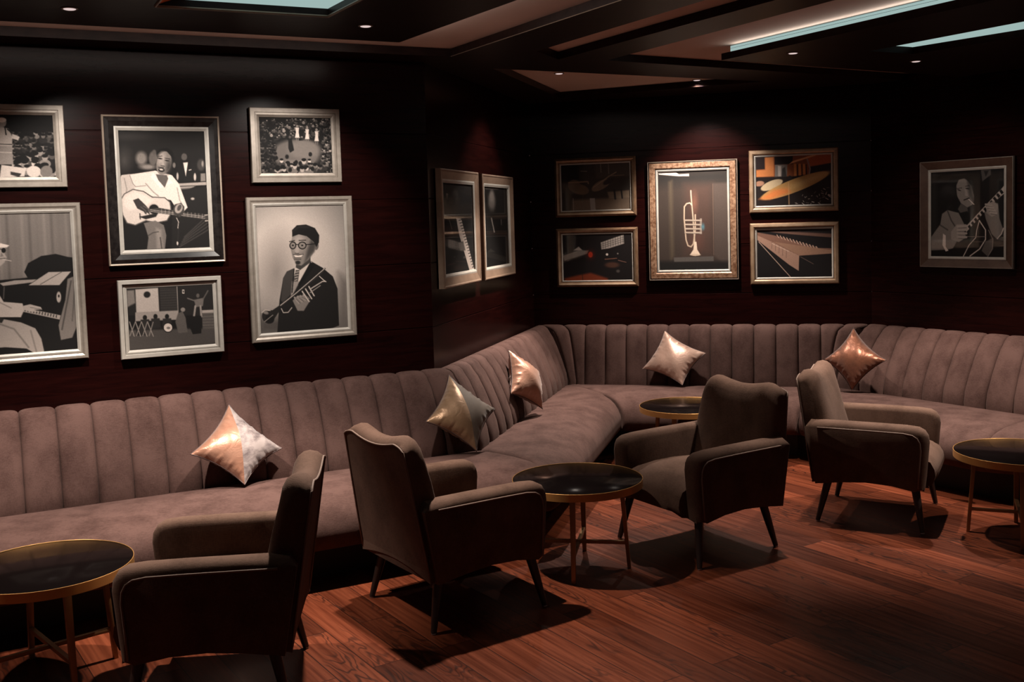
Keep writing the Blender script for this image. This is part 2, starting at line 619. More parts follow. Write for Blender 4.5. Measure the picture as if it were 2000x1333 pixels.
# hung panel on the left with a light box
p0, p1, p2 = Vector((-2.1269, 4.5052)), Vector((-0.5266, 5.3235)), Vector((0.0569, 4.3883))
o1 = [Vector((-1.3976, 4.2880)), Vector((-0.7573, 4.5994)), ext((-0.7573, 4.5994), (-0.5814, 4.2983), 0.9), ext((-1.3976, 4.2880), (-1.3480, 4.1908), 1.25)]
bm = bmesh.new()
prism(bm, [ext(p1, p0, 2.5), p1, ext(p1, p2, 3.2), (-5.3794, 1.2414)], ZL, ZL + 0.030, holes=[o1])
structure(obj('trim_3', bm, M['beam']))
bm = bmesh.new()
h1 = [Vector((-1.3759, 4.4587)), Vector((-0.7728, 4.7618)), ext((-0.7728, 4.7618), (-0.7045, 4.6335), 1.0), Vector((-0.9828, 3.2069))]
h1 = [Vector((-1.3449, 4.4742)), Vector((-0.7728, 4.7618)), ext((-0.7728, 4.7618), (-0.7045, 4.6335), 1.1), ext((-1.3449, 4.4742), (-1.2766, 4.3459), 1.1)]
loft(bm, o1, h1, ZL + 0.001, ZL + 0.052)
structure(obj('trim_4', bm, M['recess_wood']))
t = thing('ceiling_light_box', 'recessed light box with pale blue diffuser in the dark ceiling above the left pictures', 'light', (-0.9, 4.1, ZL))
bm = bmesh.new()
c = Vector((-0.9, 4.1))
bm.faces.new([bm.verts.new((*(p - c), 0.050)) for p in h1])
obj('diffuser', bm, M['led_bright'], t)
bm = bmesh.new()
pts = [(*(p - c), -0.003) for p in o1]
for q in range(4):
    tube(bm, [pts[q], pts[(q + 1) % 4]], 0.006, 6)
obj('rim', bm, M['wood_frame'], t)

# hung panel on the right
q1, q2 = Vector((1.232, 6.055)), Vector((2.545, 6.832))
ql = Vector((2.01, 4.66))
o2 = [Vector((2.01, 5.867)), Vector((2.311, 6.023)), ext((2.311, 6.023), (2.695, 5.52), 0.5), ext((2.088, 5.721), (2.475, 5.07), 0.5)]
bm = bmesh.new()
prism(bm, [q1, q2, Vector((3.35, 7.30)), Vector((5.3, 5.1)), Vector((5.3, 2.2)), ext(q1, ql, 2.2)], ZW, ZB - 0.002, holes=[o2])
structure(obj('trim_5', bm, M['beam']))
h2 = [Vector((2.175, 6.24)), Vector((2.469, 6.312)), ext((2.469, 6.312), (2.807, 5.75), 0.5), ext((2.175, 6.24), (2.674, 5.40), 0.5)]
bm = bmesh.new()
loft(bm, o2, h2, ZW + 0.001, ZW + 0.075)
structure(obj('trim_6', bm, M['recess_wood']))
c = Vector((2.5, 5.7))
t = thing('ceiling_light_box', 'narrow recessed light box with blue-white diffuser in the right ceiling panel', 'light', (2.5, 5.7, ZW))
bm = bmesh.new()
bm.faces.new([bm.verts.new((*(p - c), 0.073)) for p in h2])
obj('diffuser', bm, M['led_bright'], t)
# cove light standing on the edge of the right hung panel
dirl = (ql - q1).normalized()
nl = Vector((-dirl.y, dirl.x))
if nl.x < 0:
    nl = -nl
c0 = q1 + dirl * 0.02 + nl * 0.05
c1 = q1 + dirl * 3.6 + nl * 0.05
t = thing('cove_light', 'long pale blue cove light strip along the edge of the right ceiling panel', 'light', (*c0, ZB))
bm = bmesh.new()
L_ = c1 - c0
a0, a1 = Vector((0, 0)), L_
for (z0_, z1_, mi) in ((-0.002, 0.026, 0), (0.0275, 0.040, 0)):
    loft(bm, [a0, a1, a1 + nl * 0.012, a0 + nl * 0.012], [a0, a1, a1 + nl * 0.012, a0 + nl * 0.012], z0_, z1_, mi)
    bm.faces.new([bm.verts.new((*p, z1_)) for p in (a0, a1, a1 + nl * 0.012, a0 + nl * 0.012)])
obj('diffuser', bm, M['led_bright'], t)
bm = bmesh.new()
loft(bm, [a0 + nl * 0.004, a1 + nl * 0.004, a1 + nl * 0.02, a0 + nl * 0.02], [a0 + nl * 0.004, a1 + nl * 0.004, a1 + nl * 0.02, a0 + nl * 0.02], -0.002, 0.032)
obj('channel', bm, M['plinth'], t)
# its light on the plaster
al = bpy.data.lights.new('cove_glow', 'AREA')
al.shape = 'RECTANGLE'; al.size = 3.5; al.size_y = 0.02; al.energy = 1.6; al.color = (0.95, 0.86, 0.76)
ao = bpy.data.objects.new('cove_glow', al)
mid = (c0 + c1) / 2 - nl * 0.012
ao.location = (*mid, ZB + 0.012)
ao.rotation_euler = Vector((-nl.x, -nl.y, 0.75)).to_track_quat('-Z', 'X').to_euler()
zax = Vector((nl.x, nl.y, -0.75)).normalized()
xax = Vector((dirl.x, dirl.y, 0)).normalized()
yax = zax.cross(xax)
ao.matrix_world = Matrix(((xax.x, yax.x, zax.x, mid.x), (xax.y, yax.y, zax.y, mid.y), (xax.z, yax.z, zax.z, ZB + 0.014), (0, 0, 0, 1)))
COL.objects.link(ao)

# added unseen lights on the hung left panel to brighten the plaster above
def strip(a, b_, out, watts):
    a, b_, out = Vector(a), Vector(b_), Vector(out).normalized()
    l = bpy.data.lights.new('plaster_fill', 'AREA')
    l.shape = 'RECTANGLE'; l.size = (b_ - a).length; l.size_y = 0.015; l.energy = watts; l.color = (1.0, 0.86, 0.76)
    o = bpy.data.objects.new('plaster_fill', l)
    m_ = (a + b_) / 2 - out * 0.03
    zax = Vector((-out.x, -out.y, -0.35)).normalized()
    xax = Vector((*(b_ - a).normalized(), 0))
    yax = zax.cross(xax)
    o.matrix_world = Matrix(((xax.x, yax.x, zax.x, m_.x), (xax.y, yax.y, zax.y, m_.y), (xax.z, yax.z, zax.z, ZL + 0.038), (0, 0, 0, 1)))
    COL.objects.link(o)
    return o


nA = WL['A'][1]
dd = (p2 - p1).normalized()
nP = Vector((-dd.y, dd.x))
if nP.x < 0:
    nP = -nP
strip(ext(p1, p0, 0.6), p1, nA, 2.6)
strip(p1, ext(p1, p2, 2.5), nP, 4.5)

# downlight fittings
LAB = {
    'over_left_sofa': 'small round downlight at the far left of the dark ceiling panel',
    'over_left_armchairs': 'small round downlight right of the left light box, above the portrait with trumpet',
    'over_right_armchair': 'small round downlight in the right ceiling panel below the cove light strip',
    'over_right_sofa': 'small round downlight in the ceiling above the guitarist picture on the right',
    'over_corner_sofa': 'left of the two downlights in the pink triangular ceiling recess',
    'over_back_sofa': 'right of the two downlights in the pink triangular ceiling recess',
}
for n, p, *_ in LAMPS:
    t = thing('downlight', LAB[n], 'downlight', p, 0, 'round ceiling downlights')
    bm = bmesh.new()
    lathe(bm, [(0.024, -0.0005), (0.034, -0.0005), (0.034, -0.003), (0.030, -0.005), (0.024, -0.004), (0.024, -0.0005)], 28)
    obj('ring', bm, M['trim_ring'], t, True)
    bm = bmesh.new()
    lathe(bm, [(0.0, -0.0065), (0.020, -0.006), (0.0245, -0.004), (0.0245, -0.001)], 28)
    obj('lens', bm, M['lens'], t, True)

# ------------------------------------------------------------------ channelled banquette, one unit per wall
FRONT = {'A': 0.96, 'B': 0.85, 'C': 0.93, 'D': 1.06, 'E': 1.0}
CREASE = {'A': 0.31, 'B': 0.30, 'C': 0.22, 'D': 0.34, 'E': 0.34}
PLINTH = {'A': 0.735, 'B': 0.62, 'C': 0.68, 'D': 0.87, 'E': 0.8}


def ends(w, prev, nxt, s0, s1, tab):
    """functions offset -> start and end point; mitred with the neighbouring unit"""
    def f(o_self, key):
        k = o_self / key[w] if key else 1
        a = on(w, s0, o_self) if prev is None else corner(prev, w, (key[prev] * k) if key else o_self, o_self)
        b_ = on(w, s1, o_self) if nxt is None else corner(w, nxt, o_self, (key[nxt] * k) if key else o_self)
        return a, b_
    return f


def banquette(w, prev, nxt, s0, s1, label):
    f = ends(w, prev, nxt, s0, s1, None)
    n = WL[w][1]
    a, b_ = f(0.5, FRONT)
    org = (a + b_) / 2
    t = thing('banquette_sofa', label, 'sofa', (org.x, org.y, 0), 0, None)
    # seat
    F, Cr = FRONT[w], CREASE[w]
    D = F - Cr
    prof = [(Cr - 0.06, 0.30), (Cr - 0.05, 0.395), (Cr + 0.02, 0.408), (Cr + 0.10 * D, 0.416), (Cr + 0.3 * D, 0.424), (Cr + 0.5 * D, 0.426), (Cr + 0.68 * D, 0.422),
            (F - 0.15, 0.412), (F - 0.10, 0.398), (F - 0.06, 0.376), (F - 0.03, 0.346), (F - 0.01, 0.31), (F, 0.27), (F - 0.003, 0.235), (F - 0.015, 0.205),
            (F - 0.04, 0.183), (F - 0.08, 0.175), (PLINTH[w] - 0.05, 0.172), (Cr, 0.172)]
    bm = bmesh.new()
    length = (b_ - a).length
    nu = max(8, int(length / 0.08))
    us = [0.0, 0.006 / length, 0.016 / length, 0.035 / length] + [0.06 / length + (1 - 0.12 / length) * i / nu for i in range(nu + 1)] + [1 - 0.035 / length, 1 - 0.016 / length, 1 - 0.006 / length, 1.0]
    V = []
    for u in us:
        e = min(u, 1 - u) * length
        ins = 0.018 * (max(0, 1 - e / 0.036)) ** 2.2
        col = []
        for (o, z) in prof:
            key = {k: FRONT[k] for k in FRONT} if o > Cr else {k: CREASE[k] for k in CREASE}
            # interpolate crease and front so that neighbouring seats meet in one seam
            if o > Cr:
                k_ = (o - Cr) / D
                def off(q):
                    return CREASE[q] + k_ * (FRONT[q] - CREASE[q])
            else:
                def off(q):
                    return CREASE[q] + (o - Cr)
            pa = on(w, s0, o) if prev is None else corner(prev, w, off(prev), o)
            pb = on(w, s1, o) if nxt is None else corner(w, nxt, o, off(nxt))
            p = pa.lerp(pb, u)
            zz = z
            if z > 0.30:
                zz = z - ins
            if o > F - 0.16:
                p = p + n * ins
            col.append(bm.verts.new((p.x - org.x, p.y - org.y, zz)))
        V.append(col)
    grid_faces(bm, V)
    bm.faces.new(V[0]); bm.faces.new(V[-1][::-1])
    bmesh.ops.recalc_face_normals(bm, faces=bm.faces[:])
    obj('seat', bm, M['sofa'], t, True, 60)
    # backrest with vertical channels
    bprof = [(Cr + 0.005, 0.36), (Cr + 0.012, 0.43), (Cr, 0.50), (Cr - 0.25 * (Cr - 0.16), 0.60), (Cr - 0.55 * (Cr - 0.16), 0.70), (Cr - 0.80 * (Cr - 0.16), 0.77), (0.158, 0.81), (0.143, 0.833),
             (0.118, 0.849), (0.09, 0.855), (0.06, 0.852), (0.035, 0.842), (0.015, 0.82), (0.004, 0.78), (0.004, 0.36)]
    d_ = WL[w][0]

    def span(o):
        def m(q):
            return o if o <= 0.12 else 0.12 + (o - 0.12) * (CREASE[q] - 0.12) / (Cr - 0.12)
        pa = on(w, s0, o) if prev is None else corner(prev, w, m(prev), o)
        pb = on(w, s1, o) if nxt is None else corner(w, nxt, o, m(nxt))
        return pa, pb

    def backpt(u, o):
        """channels stand square to the wall; only the outermost ones follow the mitre"""
        e0, e1 = [p.dot(d_) for p in span(o)]
        r0, r1 = [p.dot(d_) for p in span(0.12)]
        c = (r1 - r0) / nch
        k = 2.0
        if u * nch < k:
            s_ = e0 + (r0 + k * c - e0) * (u * nch) / k
        elif u * nch > nch - k:
            s_ = e1 + (r1 - k * c - e1) * (nch - u * nch) / k
        else:
            s_ = r0 + u * (r1 - r0)
        return on(w, s_, o)
    pa, pb = span(0.12)
    nch = max(1, round((pb - pa).length / 0.1625))
    tt = [0.0, 0.012, 0.04, 0.09, 0.17, 0.28, 0.42, 0.58, 0.72, 0.83, 0.91, 0.96, 0.988]
    us = [(i + q) / nch for i in range(nch) for q in tt] + [1.0]
    bm = bmesh.new()
    V = []
    for i, u in enumerate(us):
        q = (u * nch) % 1.0
        if i == len(us) - 1:
            q = 0.0
        x = abs(2 * q - 1)
        h = (1 - x ** 4.5) ** 0.6 if x < 1 else 0.0
        if (i == 0 and prev) or (i == len(us) - 1 and nxt):
            h = 0.62
        col = []
        for j, (o, z) in enumerate(bprof):
            amt = 0.026
            if j >= 12:
                amt = 0.0
            # direction of the padding: outwards in front, upwards on the crest
            if j <= 6:
                do, dz = amt * (h - 0.75), 0.0
            elif j <= 8:
                do, dz = amt * 0.7 * (h - 0.75), amt * 0.6 * (h - 0.75)
            else:
                do, dz = 0.0, amt * 0.75 * (h - 0.75)
            p = backpt(u, o) - n * do
            col.append(bm.verts.new((p.x - org.x, p.y - org.y, z + dz)))
        V.append(col)
    grid_faces(bm, V)
    bm.faces.new(V[0]); bm.faces.new(V[-1][::-1])
    bmesh.ops.recalc_face_normals(bm, faces=bm.faces[:])
    obj('backrest', bm, M['sofa'], t, True, 75)
    # recessed plinth
    bm = bmesh.new()
    A, B = [], []
    for o in (0.02, PLINTH[w]):
        for z in (0.0, 0.173):
            k_ = o / PLINTH[w]
            pa = on(w, s0, o) if prev is None else corner(prev, w, PLINTH[prev] * k_, o)
            pb = on(w, s1, o) if nxt is None else corner(w, nxt, o, PLINTH[nxt] * k_)
            A.append(bm.verts.new((pa.x - org.x, pa.y - org.y, z))); B.append(bm.verts.new((pb.x - org.x, pb.y - org.y, z)))
    for i, j in ((0, 1), (1, 3), (3, 2), (2, 0)):
        bm.faces.new((A[i], A[j], B[j], B[i]))
    bm.faces.new((A[0], A[2], A[3], A[1])); bm.faces.new((B[0], B[1], B[3], B[2]))
    bmesh.ops.recalc_face_normals(bm, faces=bm.faces[:])
    obj('plinth', bm, M['plinth'], t)
    return t


banquette('A', None, 'B', -1.3, 0, 'long mauve-brown channelled banquette along the left wall behind the two nearest armchairs')
banquette('B', 'A', 'C', 0, 0, 'angled corner section of the banquette under the pair of tan framed pictures')
banquette('C', 'B', 'D', 0, 0, 'back section of the channelled banquette under the trumpet picture')
banquette('D', 'C', 'E', 0, 0, 'right section of the channelled banquette running towards the right edge')
sE = corner('D', 'E', 0.0, 0.0).dot(WL['E'][0])
banquette('E', 'D', None, 0, sE + 1.3, 'end section of the banquette, only its seat corner showing at the right edge')

# ------------------------------------------------------------------ armchairs


def tube_on(bm, pts, r):
    tube(bm, pts, r, 6)


def make_chair(label):
    t = thing('armchair', label, 'armchair', (0, 0, 0), 0, 'taupe armchairs around the low tables')
    fab = M['chair']
    # base with arched lower edges
    bm = bmesh.new()
    nx, ny = 13, 13
    top, bot = [], []
    for i in range(nx):
        x = -0.305 + 0.61 * i / (nx - 1)
        rt, rb = [], []
        for j in range(ny):
            y = -0.285 + 0.575 * j / (ny - 1)
            ax, ay = 1 - (x / 0.305) ** 2, 1 - ((y - 0.003) / 0.29) ** 2
            zb = 0.222 + 0.035 * max(ax * (1 - ay), ay * (1 - ax)) + 0.03 * ax * ay
            rb.append(bm.verts.new((x, y, zb)))
            rt.append(bm.verts.new((x, y, 0.33)))
        top.append(rt); bot.append(rb)
    grid_faces(bm, top, flip=True); grid_faces(bm, bot)
    for i in range(nx - 1):
        bm.faces.new((bot[i][0], bot[i + 1][0], top[i + 1][0], top[i][0]))
        bm.faces.new((bot[i][-1], top[i][-1], top[i + 1][-1], bot[i + 1][-1]))
    for j in range(ny - 1):
        bm.faces.new((bot[0][j], top[0][j], top[0][j + 1], bot[0][j + 1]))
        bm.faces.new((bot[-1][j], bot[-1][j + 1], top[-1][j + 1], top[-1][j]))
    bmesh.ops.recalc_face_normals(bm, faces=bm.faces[:])
    obj('base', bm, fab, t, True, 40)
    # seat: crowned, full rounded front edge that drops in an arch
    bm = bmesh.new()
    V = []
    for i in range(19):
        u = -1 + 2 * i / 18
        x = 0.232 * u
        cr = (1 - abs(u) ** 4)
        sq = 0.012 * (1 - cr)
        arch = 0.035 * (1 - u * u)
        pr = [(-0.19, 0.30), (-0.19, 0.395 - sq), (-0.10, 0.412 + 0.012 * cr - sq), (0.0, 0.418 + 0.014 * cr - sq), (0.12, 0.416 + 0.014 * cr - sq), (0.22, 0.406 + 0.012 * cr - sq),
              (0.275, 0.390 + 0.01 * cr - sq), (0.312, 0.362), (0.332, 0.325), (0.337, 0.29), (0.328, 0.262), (0.318, 0.24 + arch), (0.28, 0.232 + arch), (0.2, 0.236 + arch)]
        V.append([bm.verts.new((x, y + (0.0 if k < 6 else 0.006 * cr), z)) for k, (y, z) in enumerate(pr)])
    grid_faces(bm, V)
    bm.faces.new(V[0]); bm.faces.new(V[-1][::-1])
    bmesh.ops.recalc_face_normals(bm, faces=bm.faces[:])
    obj('seat', bm, fab, t, True, 70)
    # arms
    for s in (-1, 1):
        prof = [(-0.262, 0.222), (-0.13, 0.240), (0.0, 0.250), (0.13, 0.243), (0.245, 0.222), (0.292, 0.232), (0.300, 0.30), (0.308, 0.40), (0.314, 0.475), (0.309, 0.512), (0.292, 0.540), (0.262, 0.556),
                (0.2, 0.562), (0.06, 0.5645), (-0.12, 0.5655), (-0.29, 0.566), (-0.315, 0.53)]
        bm = bmesh.new()
        xs = [(0.232, 0.030), (0.238, 0.012), (0.252, 0.002), (0.275, 0.0), (0.300, 0.002), (0.318, 0.011), (0.326, 0.024), (0.330, 0.036)]
        V = []
        cy = 0.02
        for (x, ins) in xs:
            col = []
            for k, (y, z) in enumerate(prof):
                yy, zz = y, z
                if 5 <= k <= 15:
                    if k >= 9:
                        zz = z - ins * min(1, (k - 8) / 2.5)
                    if k <= 10:
                        yy = y - ins * (1 if k < 10 else 0.6)
                col.append(bm.verts.new((s * x, yy, zz)))
            V.append(col)
        grid_faces(bm, V, wrap=True)
        bm.faces.new(V[0]); bm.faces.new(V[-1][::-1])
        bmesh.ops.recalc_face_normals(bm, faces=bm.faces[:])
        arm = obj('armrest', bm, fab, t, True, 50)
        bm = bmesh.new()
        pts = [(-0.25, 0.531), (-0.12, 0.530), (0.06, 0.5285), (0.19, 0.526), (0.235, 0.519), (0.258, 0.504), (0.271, 0.48), (0.275, 0.44), (0.268, 0.34), (0.262, 0.24)]
        tube(bm, [(s * 0.3315, y, z) for y, z in pts], 0.0042, 6)
        obj('piping', bm, M['piping'], arm, True)
    # backrest: tapered, leaning, with a dipped crest between two soft shoulders
    bm = bmesh.new()
    V = []
    nuu = 33
    crest = []
    for i in range(nuu):
        u = math.sin(PI / 2 * (-1 + 2 * i / (nuu - 1)))
        au = abs(u)
        rnd = 1 - math.sqrt(max(0.0, 1 - au ** 5))
        dip = 0.030 * (1 - min(1, (au / 0.72)) ** 2) if au < 0.72 else 0.0
        shoulder = 0.050 * max(0, (au - 0.70) / 0.30) ** 2.4
        thin = 1 - 0.50 * rnd
        zt = 0.800 - dip * 0.9 - 0.030 * rnd
        zc = 0.832 - dip - 0.052 * rnd - 0.3 * shoulder
        hw = lambda z: 0.300 - 0.036 * max(0, (z - 0.30) / 0.5)
        wing = 0.020 * au ** 3 * (1 - 0.6 * rnd)
        pr = [(-0.277, 0.222), (-0.300, 0.36), (-0.323, 0.50), (-0.346, 0.64), (-0.362, 0.75), (-0.368, zt - 0.008), (-0.366, zt + 0.004),
              (-0.350, zc - 0.006), (-0.325, zc + 0.001), (-0.300, zc - 0.004), (-0.278, zc - 0.020), (-0.262, zc - 0.047), (-0.248, 0.72), (-0.222, 0.63), (-0.196, 0.54), (-0.172, 0.46), (-0.160, 0.40), (-0.16, 0.30)]
        col = []
        for k, (y, z) in enumerate(pr):
            if k >= 8:
                yr = -0.277 - 0.091 * (z - 0.222) / 0.57
                y = yr + (y - yr) * thin + wing * (1 if k < 14 else 0.4)
            x = u * hw(z)
            if k in (7, 8, 9, 10):
                x *= 0.985
            col.append(bm.verts.new((x, y, z)))
        V.append(col)
        crest.append((u * hw(zt), -0.371, zt))
    grid_faces(bm, V, wrap=True)
    bm.faces.new(V[0]); bm.faces.new(V[-1][::-1])
    bmesh.ops.recalc_face_normals(bm, faces=bm.faces[:])
    es = [e for e in bm.edges if e.calc_face_angle(0) > math.radians(55) and e.verts[0].co.z > 0.3 and e.verts[1].co.z > 0.3 and min(abs(e.verts[0].co.x), abs(e.verts[1].co.x)) > 0.22
          and (e.verts[0].co.y > -0.30 - 0.0 or e.verts[0].co.z > 0.8)]
    back = obj('backrest', bm, fab, t, True, 48)
    mod = back.modifiers.new('soft', 'BEVEL')
    mod.width = 0.016; mod.segments = 3; mod.limit_method = 'ANGLE'; mod.angle_limit = math.radians(55)
    bm = bmesh.new()
    side = [(-0.31, -0.3 * 0 - 0.281, 0.235)]
    hwz = lambda z: 0.300 - 0.036 * max(0, (z - 0.30) / 0.5)
    yz = lambda z: -0.277 - 0.091 * (z - 0.222) / 0.57 - 0.004
    L1 = [(-hwz(z) - 0.001, yz(z), z) for z in (0.24, 0.35, 0.45, 0.55, 0.65, 0.74, 0.775)]
    R1 = [(-x, y, z) for x, y, z in L1[::-1]]
    tube(bm, L1 + crest[1:-1] + R1, 0.0042, 6)
    obj('piping', bm, M['piping'], back, True)
    # legs
    for sx in (-1, 1):
        for fy in (1, -1):
            bm = bmesh.new()
            if fy > 0:
                tp, ft = Vector((sx * 0.262, 0.238, 0.245)), Vector((sx * 0.312, 0.282, 0.006))
            else:
                tp, ft = Vector((sx * 0.238, -0.205, 0.245)), Vector((sx * 0.276, -0.262, 0.006))
            tube(bm, [tp + (tp - ft) * 0.08, tp.lerp(ft, 0.5), ft], [0.0235, 0.0185, 0.0125], 14)
            lg = obj('leg', bm, M['leg'], t, True, 40)
            bm = bmesh.new()
            lathe(bm, [(0.0, 0.0), (0.010, 0.0), (0.0115, 0.003), (0.010, 0.007), (0, 0.007)], 12, ft.x, ft.y)
            obj('glide', bm, M['glide'], lg, True)
    return t


CH = [(-1.109, 3.827, -95.1, 'nearest taupe armchair seen from its side, facing the left low table'),
      (-0.306, 4.602, 55.3, 'taupe armchair seen from behind, left of the middle low table'),
      (0.936, 5.335, -121.6, 'taupe armchair with its seat showing, right of the middle low table'),
      (2.001, 5.780, 117.8, 'farthest taupe armchair, turned towards the low table at the right edge')]
chair0 = make_chair(CH[0][3])
for i, (x, y, a, lab) in enumerate(CH):
    c = chair0 if i == 0 else copy_tree(chair0)
    c.location = (x, y, 0)
    c.rotation_euler = (0, 0, -math.radians(a))
    c['label'] = lab

# ------------------------------------------------------------------ low round tables


def make_table(label):
    t = thing('coffee_table', label, 'table', (0, 0, 0), 0, 'low round brass tables with black tops')
    R_ = 0.316
    bm = bmesh.new()
    lathe(bm, [(0, 0.426), (R_ - 0.0022, 0.426), (R_ - 0.0022, 0.4375), (R_ - 0.004, 0.439), (0, 0.439)], 72)
    obj('table_top', bm, M['black_glass'], t, True, 40)
    bm = bmesh.new()
    lathe(bm, [(R_ - 0.0020, 0.404), (R_ - 0.0020, 0.4396), (R_ - 0.0014, 0.4402), (R_, 0.4402), (R_ + 0.0006, 0.4395), (R_ + 0.0006, 0.404), (R_ - 0.0020, 0.404)], 72)
    obj('rim', bm, M['brass'], t, True, 40)
    bm = bmesh.new()
    lathe(bm, [(0, 0.412), (R_ - 0.006, 0.412), (R_ - 0.006, 0.425), (0, 0.425)], 48)
    obj('underside', bm, M['plinth'], t, True, 40)
    for k in range(4):
        a = k * PI / 2
        bm = bmesh.new()
        # flat bar leg, splayed a little
        w, d = 0.014, 0.010
        r0, r1 = 0.212, 0.243
        tp = [(r0 - d, -w), (r0 + d, -w), (r0 + d, w), (r0 - d, w)]
        ft = [(r1 - d * 0.85, -w * 0.72), (r1 + d * 0.85, -w * 0.72), (r1 + d * 0.85, w * 0.72), (r1 - d * 0.85, w * 0.72)]
        rot = lambda p: (p[0] * math.cos(a) - p[1] * math.sin(a), p[0] * math.sin(a) + p[1] * math.cos(a))
        A = [bm.verts.new((*rot(p), 0.412)) for p in tp]
        B = [bm.verts.new((*rot(p), 0.0)) for p in ft]
        for i in range(4):
            bm.faces.new((A[i], A[(i + 1) % 4], B[(i + 1) % 4], B[i]))
        bm.faces.new(A); bm.faces.new(B[::-1])
        bmesh.ops.recalc_face_normals(bm, faces=bm.faces[:])
        bevel_all(bm, 0.002, 2)
        obj('leg', bm, M['brass_dark'], t, True, 40)
    for k in range(2):
        bm = bmesh.new()
        box(bm, -0.232, 0.232, -0.009, 0.009, 0.118 - 0.003 * k, 0.134 - 0.003 * k)
        if k:
            bmesh.ops.rotate(bm, verts=bm.verts[:], cent=(0, 0, 0), matrix=Matrix.Rotation(PI / 2, 3, 'Z'))
        bevel_all(bm, 0.002, 2)
        obj('stretcher', bm, M['brass_dark'], t, True, 40)
    return t


TB = [(-1.805, 3.92, -48, 'low round black-topped table at the left edge beside the nearest armchair'),
      (0.290, 5.02, -10, 'low round black-topped table in the middle, between two armchairs'),
      (1.140, 6.88, -33, 'low round black-topped table before the back banquette, half hidden by an armchair'),
      (2.575, 5.30, 68, 'low round black-topped table cut by the right edge')]
tab0 = make_table(TB[0][3])
for i, (x, y, a, lab) in enumerate(TB):
    c = tab0 if i == 0 else copy_tree(tab0)
    c.location = (x, y, 0)
    c.rotation_euler = (0, 0, math.radians(a))
    c['label'] = lab

# ------------------------------------------------------------------ scatter cushions


def cushion(corners, label, front, second=None, thick=0.082, back=None, seed=0, pipe='dark_piping'):
    """corners: top, right, bottom, left; the front face looks towards the room"""
    P = [Vector(c) for c in corners]
    cen = sum(P, Vector()) / 4
    t = thing('scatter_cushion', label, 'cushion', cen, 0, 'satin scatter cushions on the banquette')
    P = [p - cen for p in P]
    nrm_ = (P[1] - P[3]).cross(P[0] - P[2]).normalized()
    if nrm_.y > 0:
        nrm_ = -nrm_
    N = 41
    rs = np.random.RandomState(seed)
    ph = rs.rand(12) * 6.28

    def pt(a, b_, side):
        ea, eb = 1 - 0.15 * (1 - b_ * b_), 1 - 0.15 * (1 - a * a)
        a2, b2 = a * ea, b_ * eb
        u, v = (a2 + 1) / 2, (b2 + 1) / 2
        # P0 top (-1,1)  P1 right (1,1)  P2 bottom (1,-1)  P3 left (-1,-1)
        p = P[3] * ((1 - u) * (1 - v)) + P[2] * (u * (1 - v)) + P[1] * (u * v) + P[0] * ((1 - u) * v)
        f = max(0.0, (1 - a * a)) ** 0.55 * max(0.0, (1 - b_ * b_)) ** 0.55
        h = thick * f
        # gathers running in from the seams
        w = 0.0
        for (d, c_, k) in ((1 - abs(a), b_, 0), (1 - abs(b_), a, 1)):
            e = math.exp(-((d - 0.10) / 0.11) ** 2)
            sgn = 2 if (a if k == 0 else b_) > 0 else 0
            w += e * (math.sin(c_ * 17 + ph[k + sgn]) * 0.5 + math.sin(c_ * 31 + ph[4 + k + sgn]) * 0.35 + math.sin(c_ * 47 + 3 * ph[8 + k]) * 0.2) * (1 - c_ ** 4)
        w2 = math.sin(a * 3.1 + ph[9]) * math.sin(b_ * 2.7 + ph[10]) * 0.004 + math.sin((a + b_) * 6 + ph[11]) * 0.0018
        h += (0.0075 * w + w2) * min(1, f * 2.2)
        return p + nrm_ * h * side

    def face_mesh(side, keep):
        bm = bmesh.new()
        vs_ = {}

        def gv(i, j):
            if (i, j) not in vs_:
                vs_[(i, j)] = bm.verts.new(pt(-1 + 2 * i / (N - 1), -1 + 2 * j / (N - 1), side))
            return vs_[(i, j)]
        for i in range(N - 1):
            for j in range(N - 1):
                m = i + j + 1 - (N - 1)    # <0 left half, >0 right half, 0 on the diagonal
                if keep == 0 or (keep < 0 and m < 0) or (keep > 0 and m > 0):
                    bm.faces.new((gv(i, j), gv(i + 1, j), gv(i + 1, j + 1), gv(i, j + 1)))
                elif m == 0:
                    if keep < 0:
                        bm.faces.new((gv(i, j), gv(i + 1, j), gv(i, j + 1)))
                    else:
                        bm.faces.new((gv(i + 1, j), gv(i + 1, j + 1), gv(i, j + 1)))
        for f in bm.faces:
            f.normal_update()
            if f.normal.dot(nrm_ * side) < 0:
                f.normal_flip()
        return bm
    if second:
        obj('satin_panel', face_mesh(1, -1), M[front], t, True)
        o = obj('velvet_panel', face_mesh(1, 1), M[second], t, True)
    else:
        obj('front_panel', face_mesh(1, 0), M[front], t, True)
    obj('back_panel', face_mesh(-1, 0), M[back or front], t, True)
    bm = bmesh.new()
    ring = []
    for (a0, b0, a1, b1) in ((-1, 1, 1, 1), (1, 1, 1, -1), (1, -1, -1, -1), (-1, -1, -1, 1)):
        for q in range(20):
            k = q / 20
            ring.append(pt(a0 + (a1 - a0) * k, b0 + (b1 - b0) * k, 1))
    tube(bm, ring, 0.0032, 6, closed=True)
    obj('piping', bm, M[pipe], t, True)
    return t


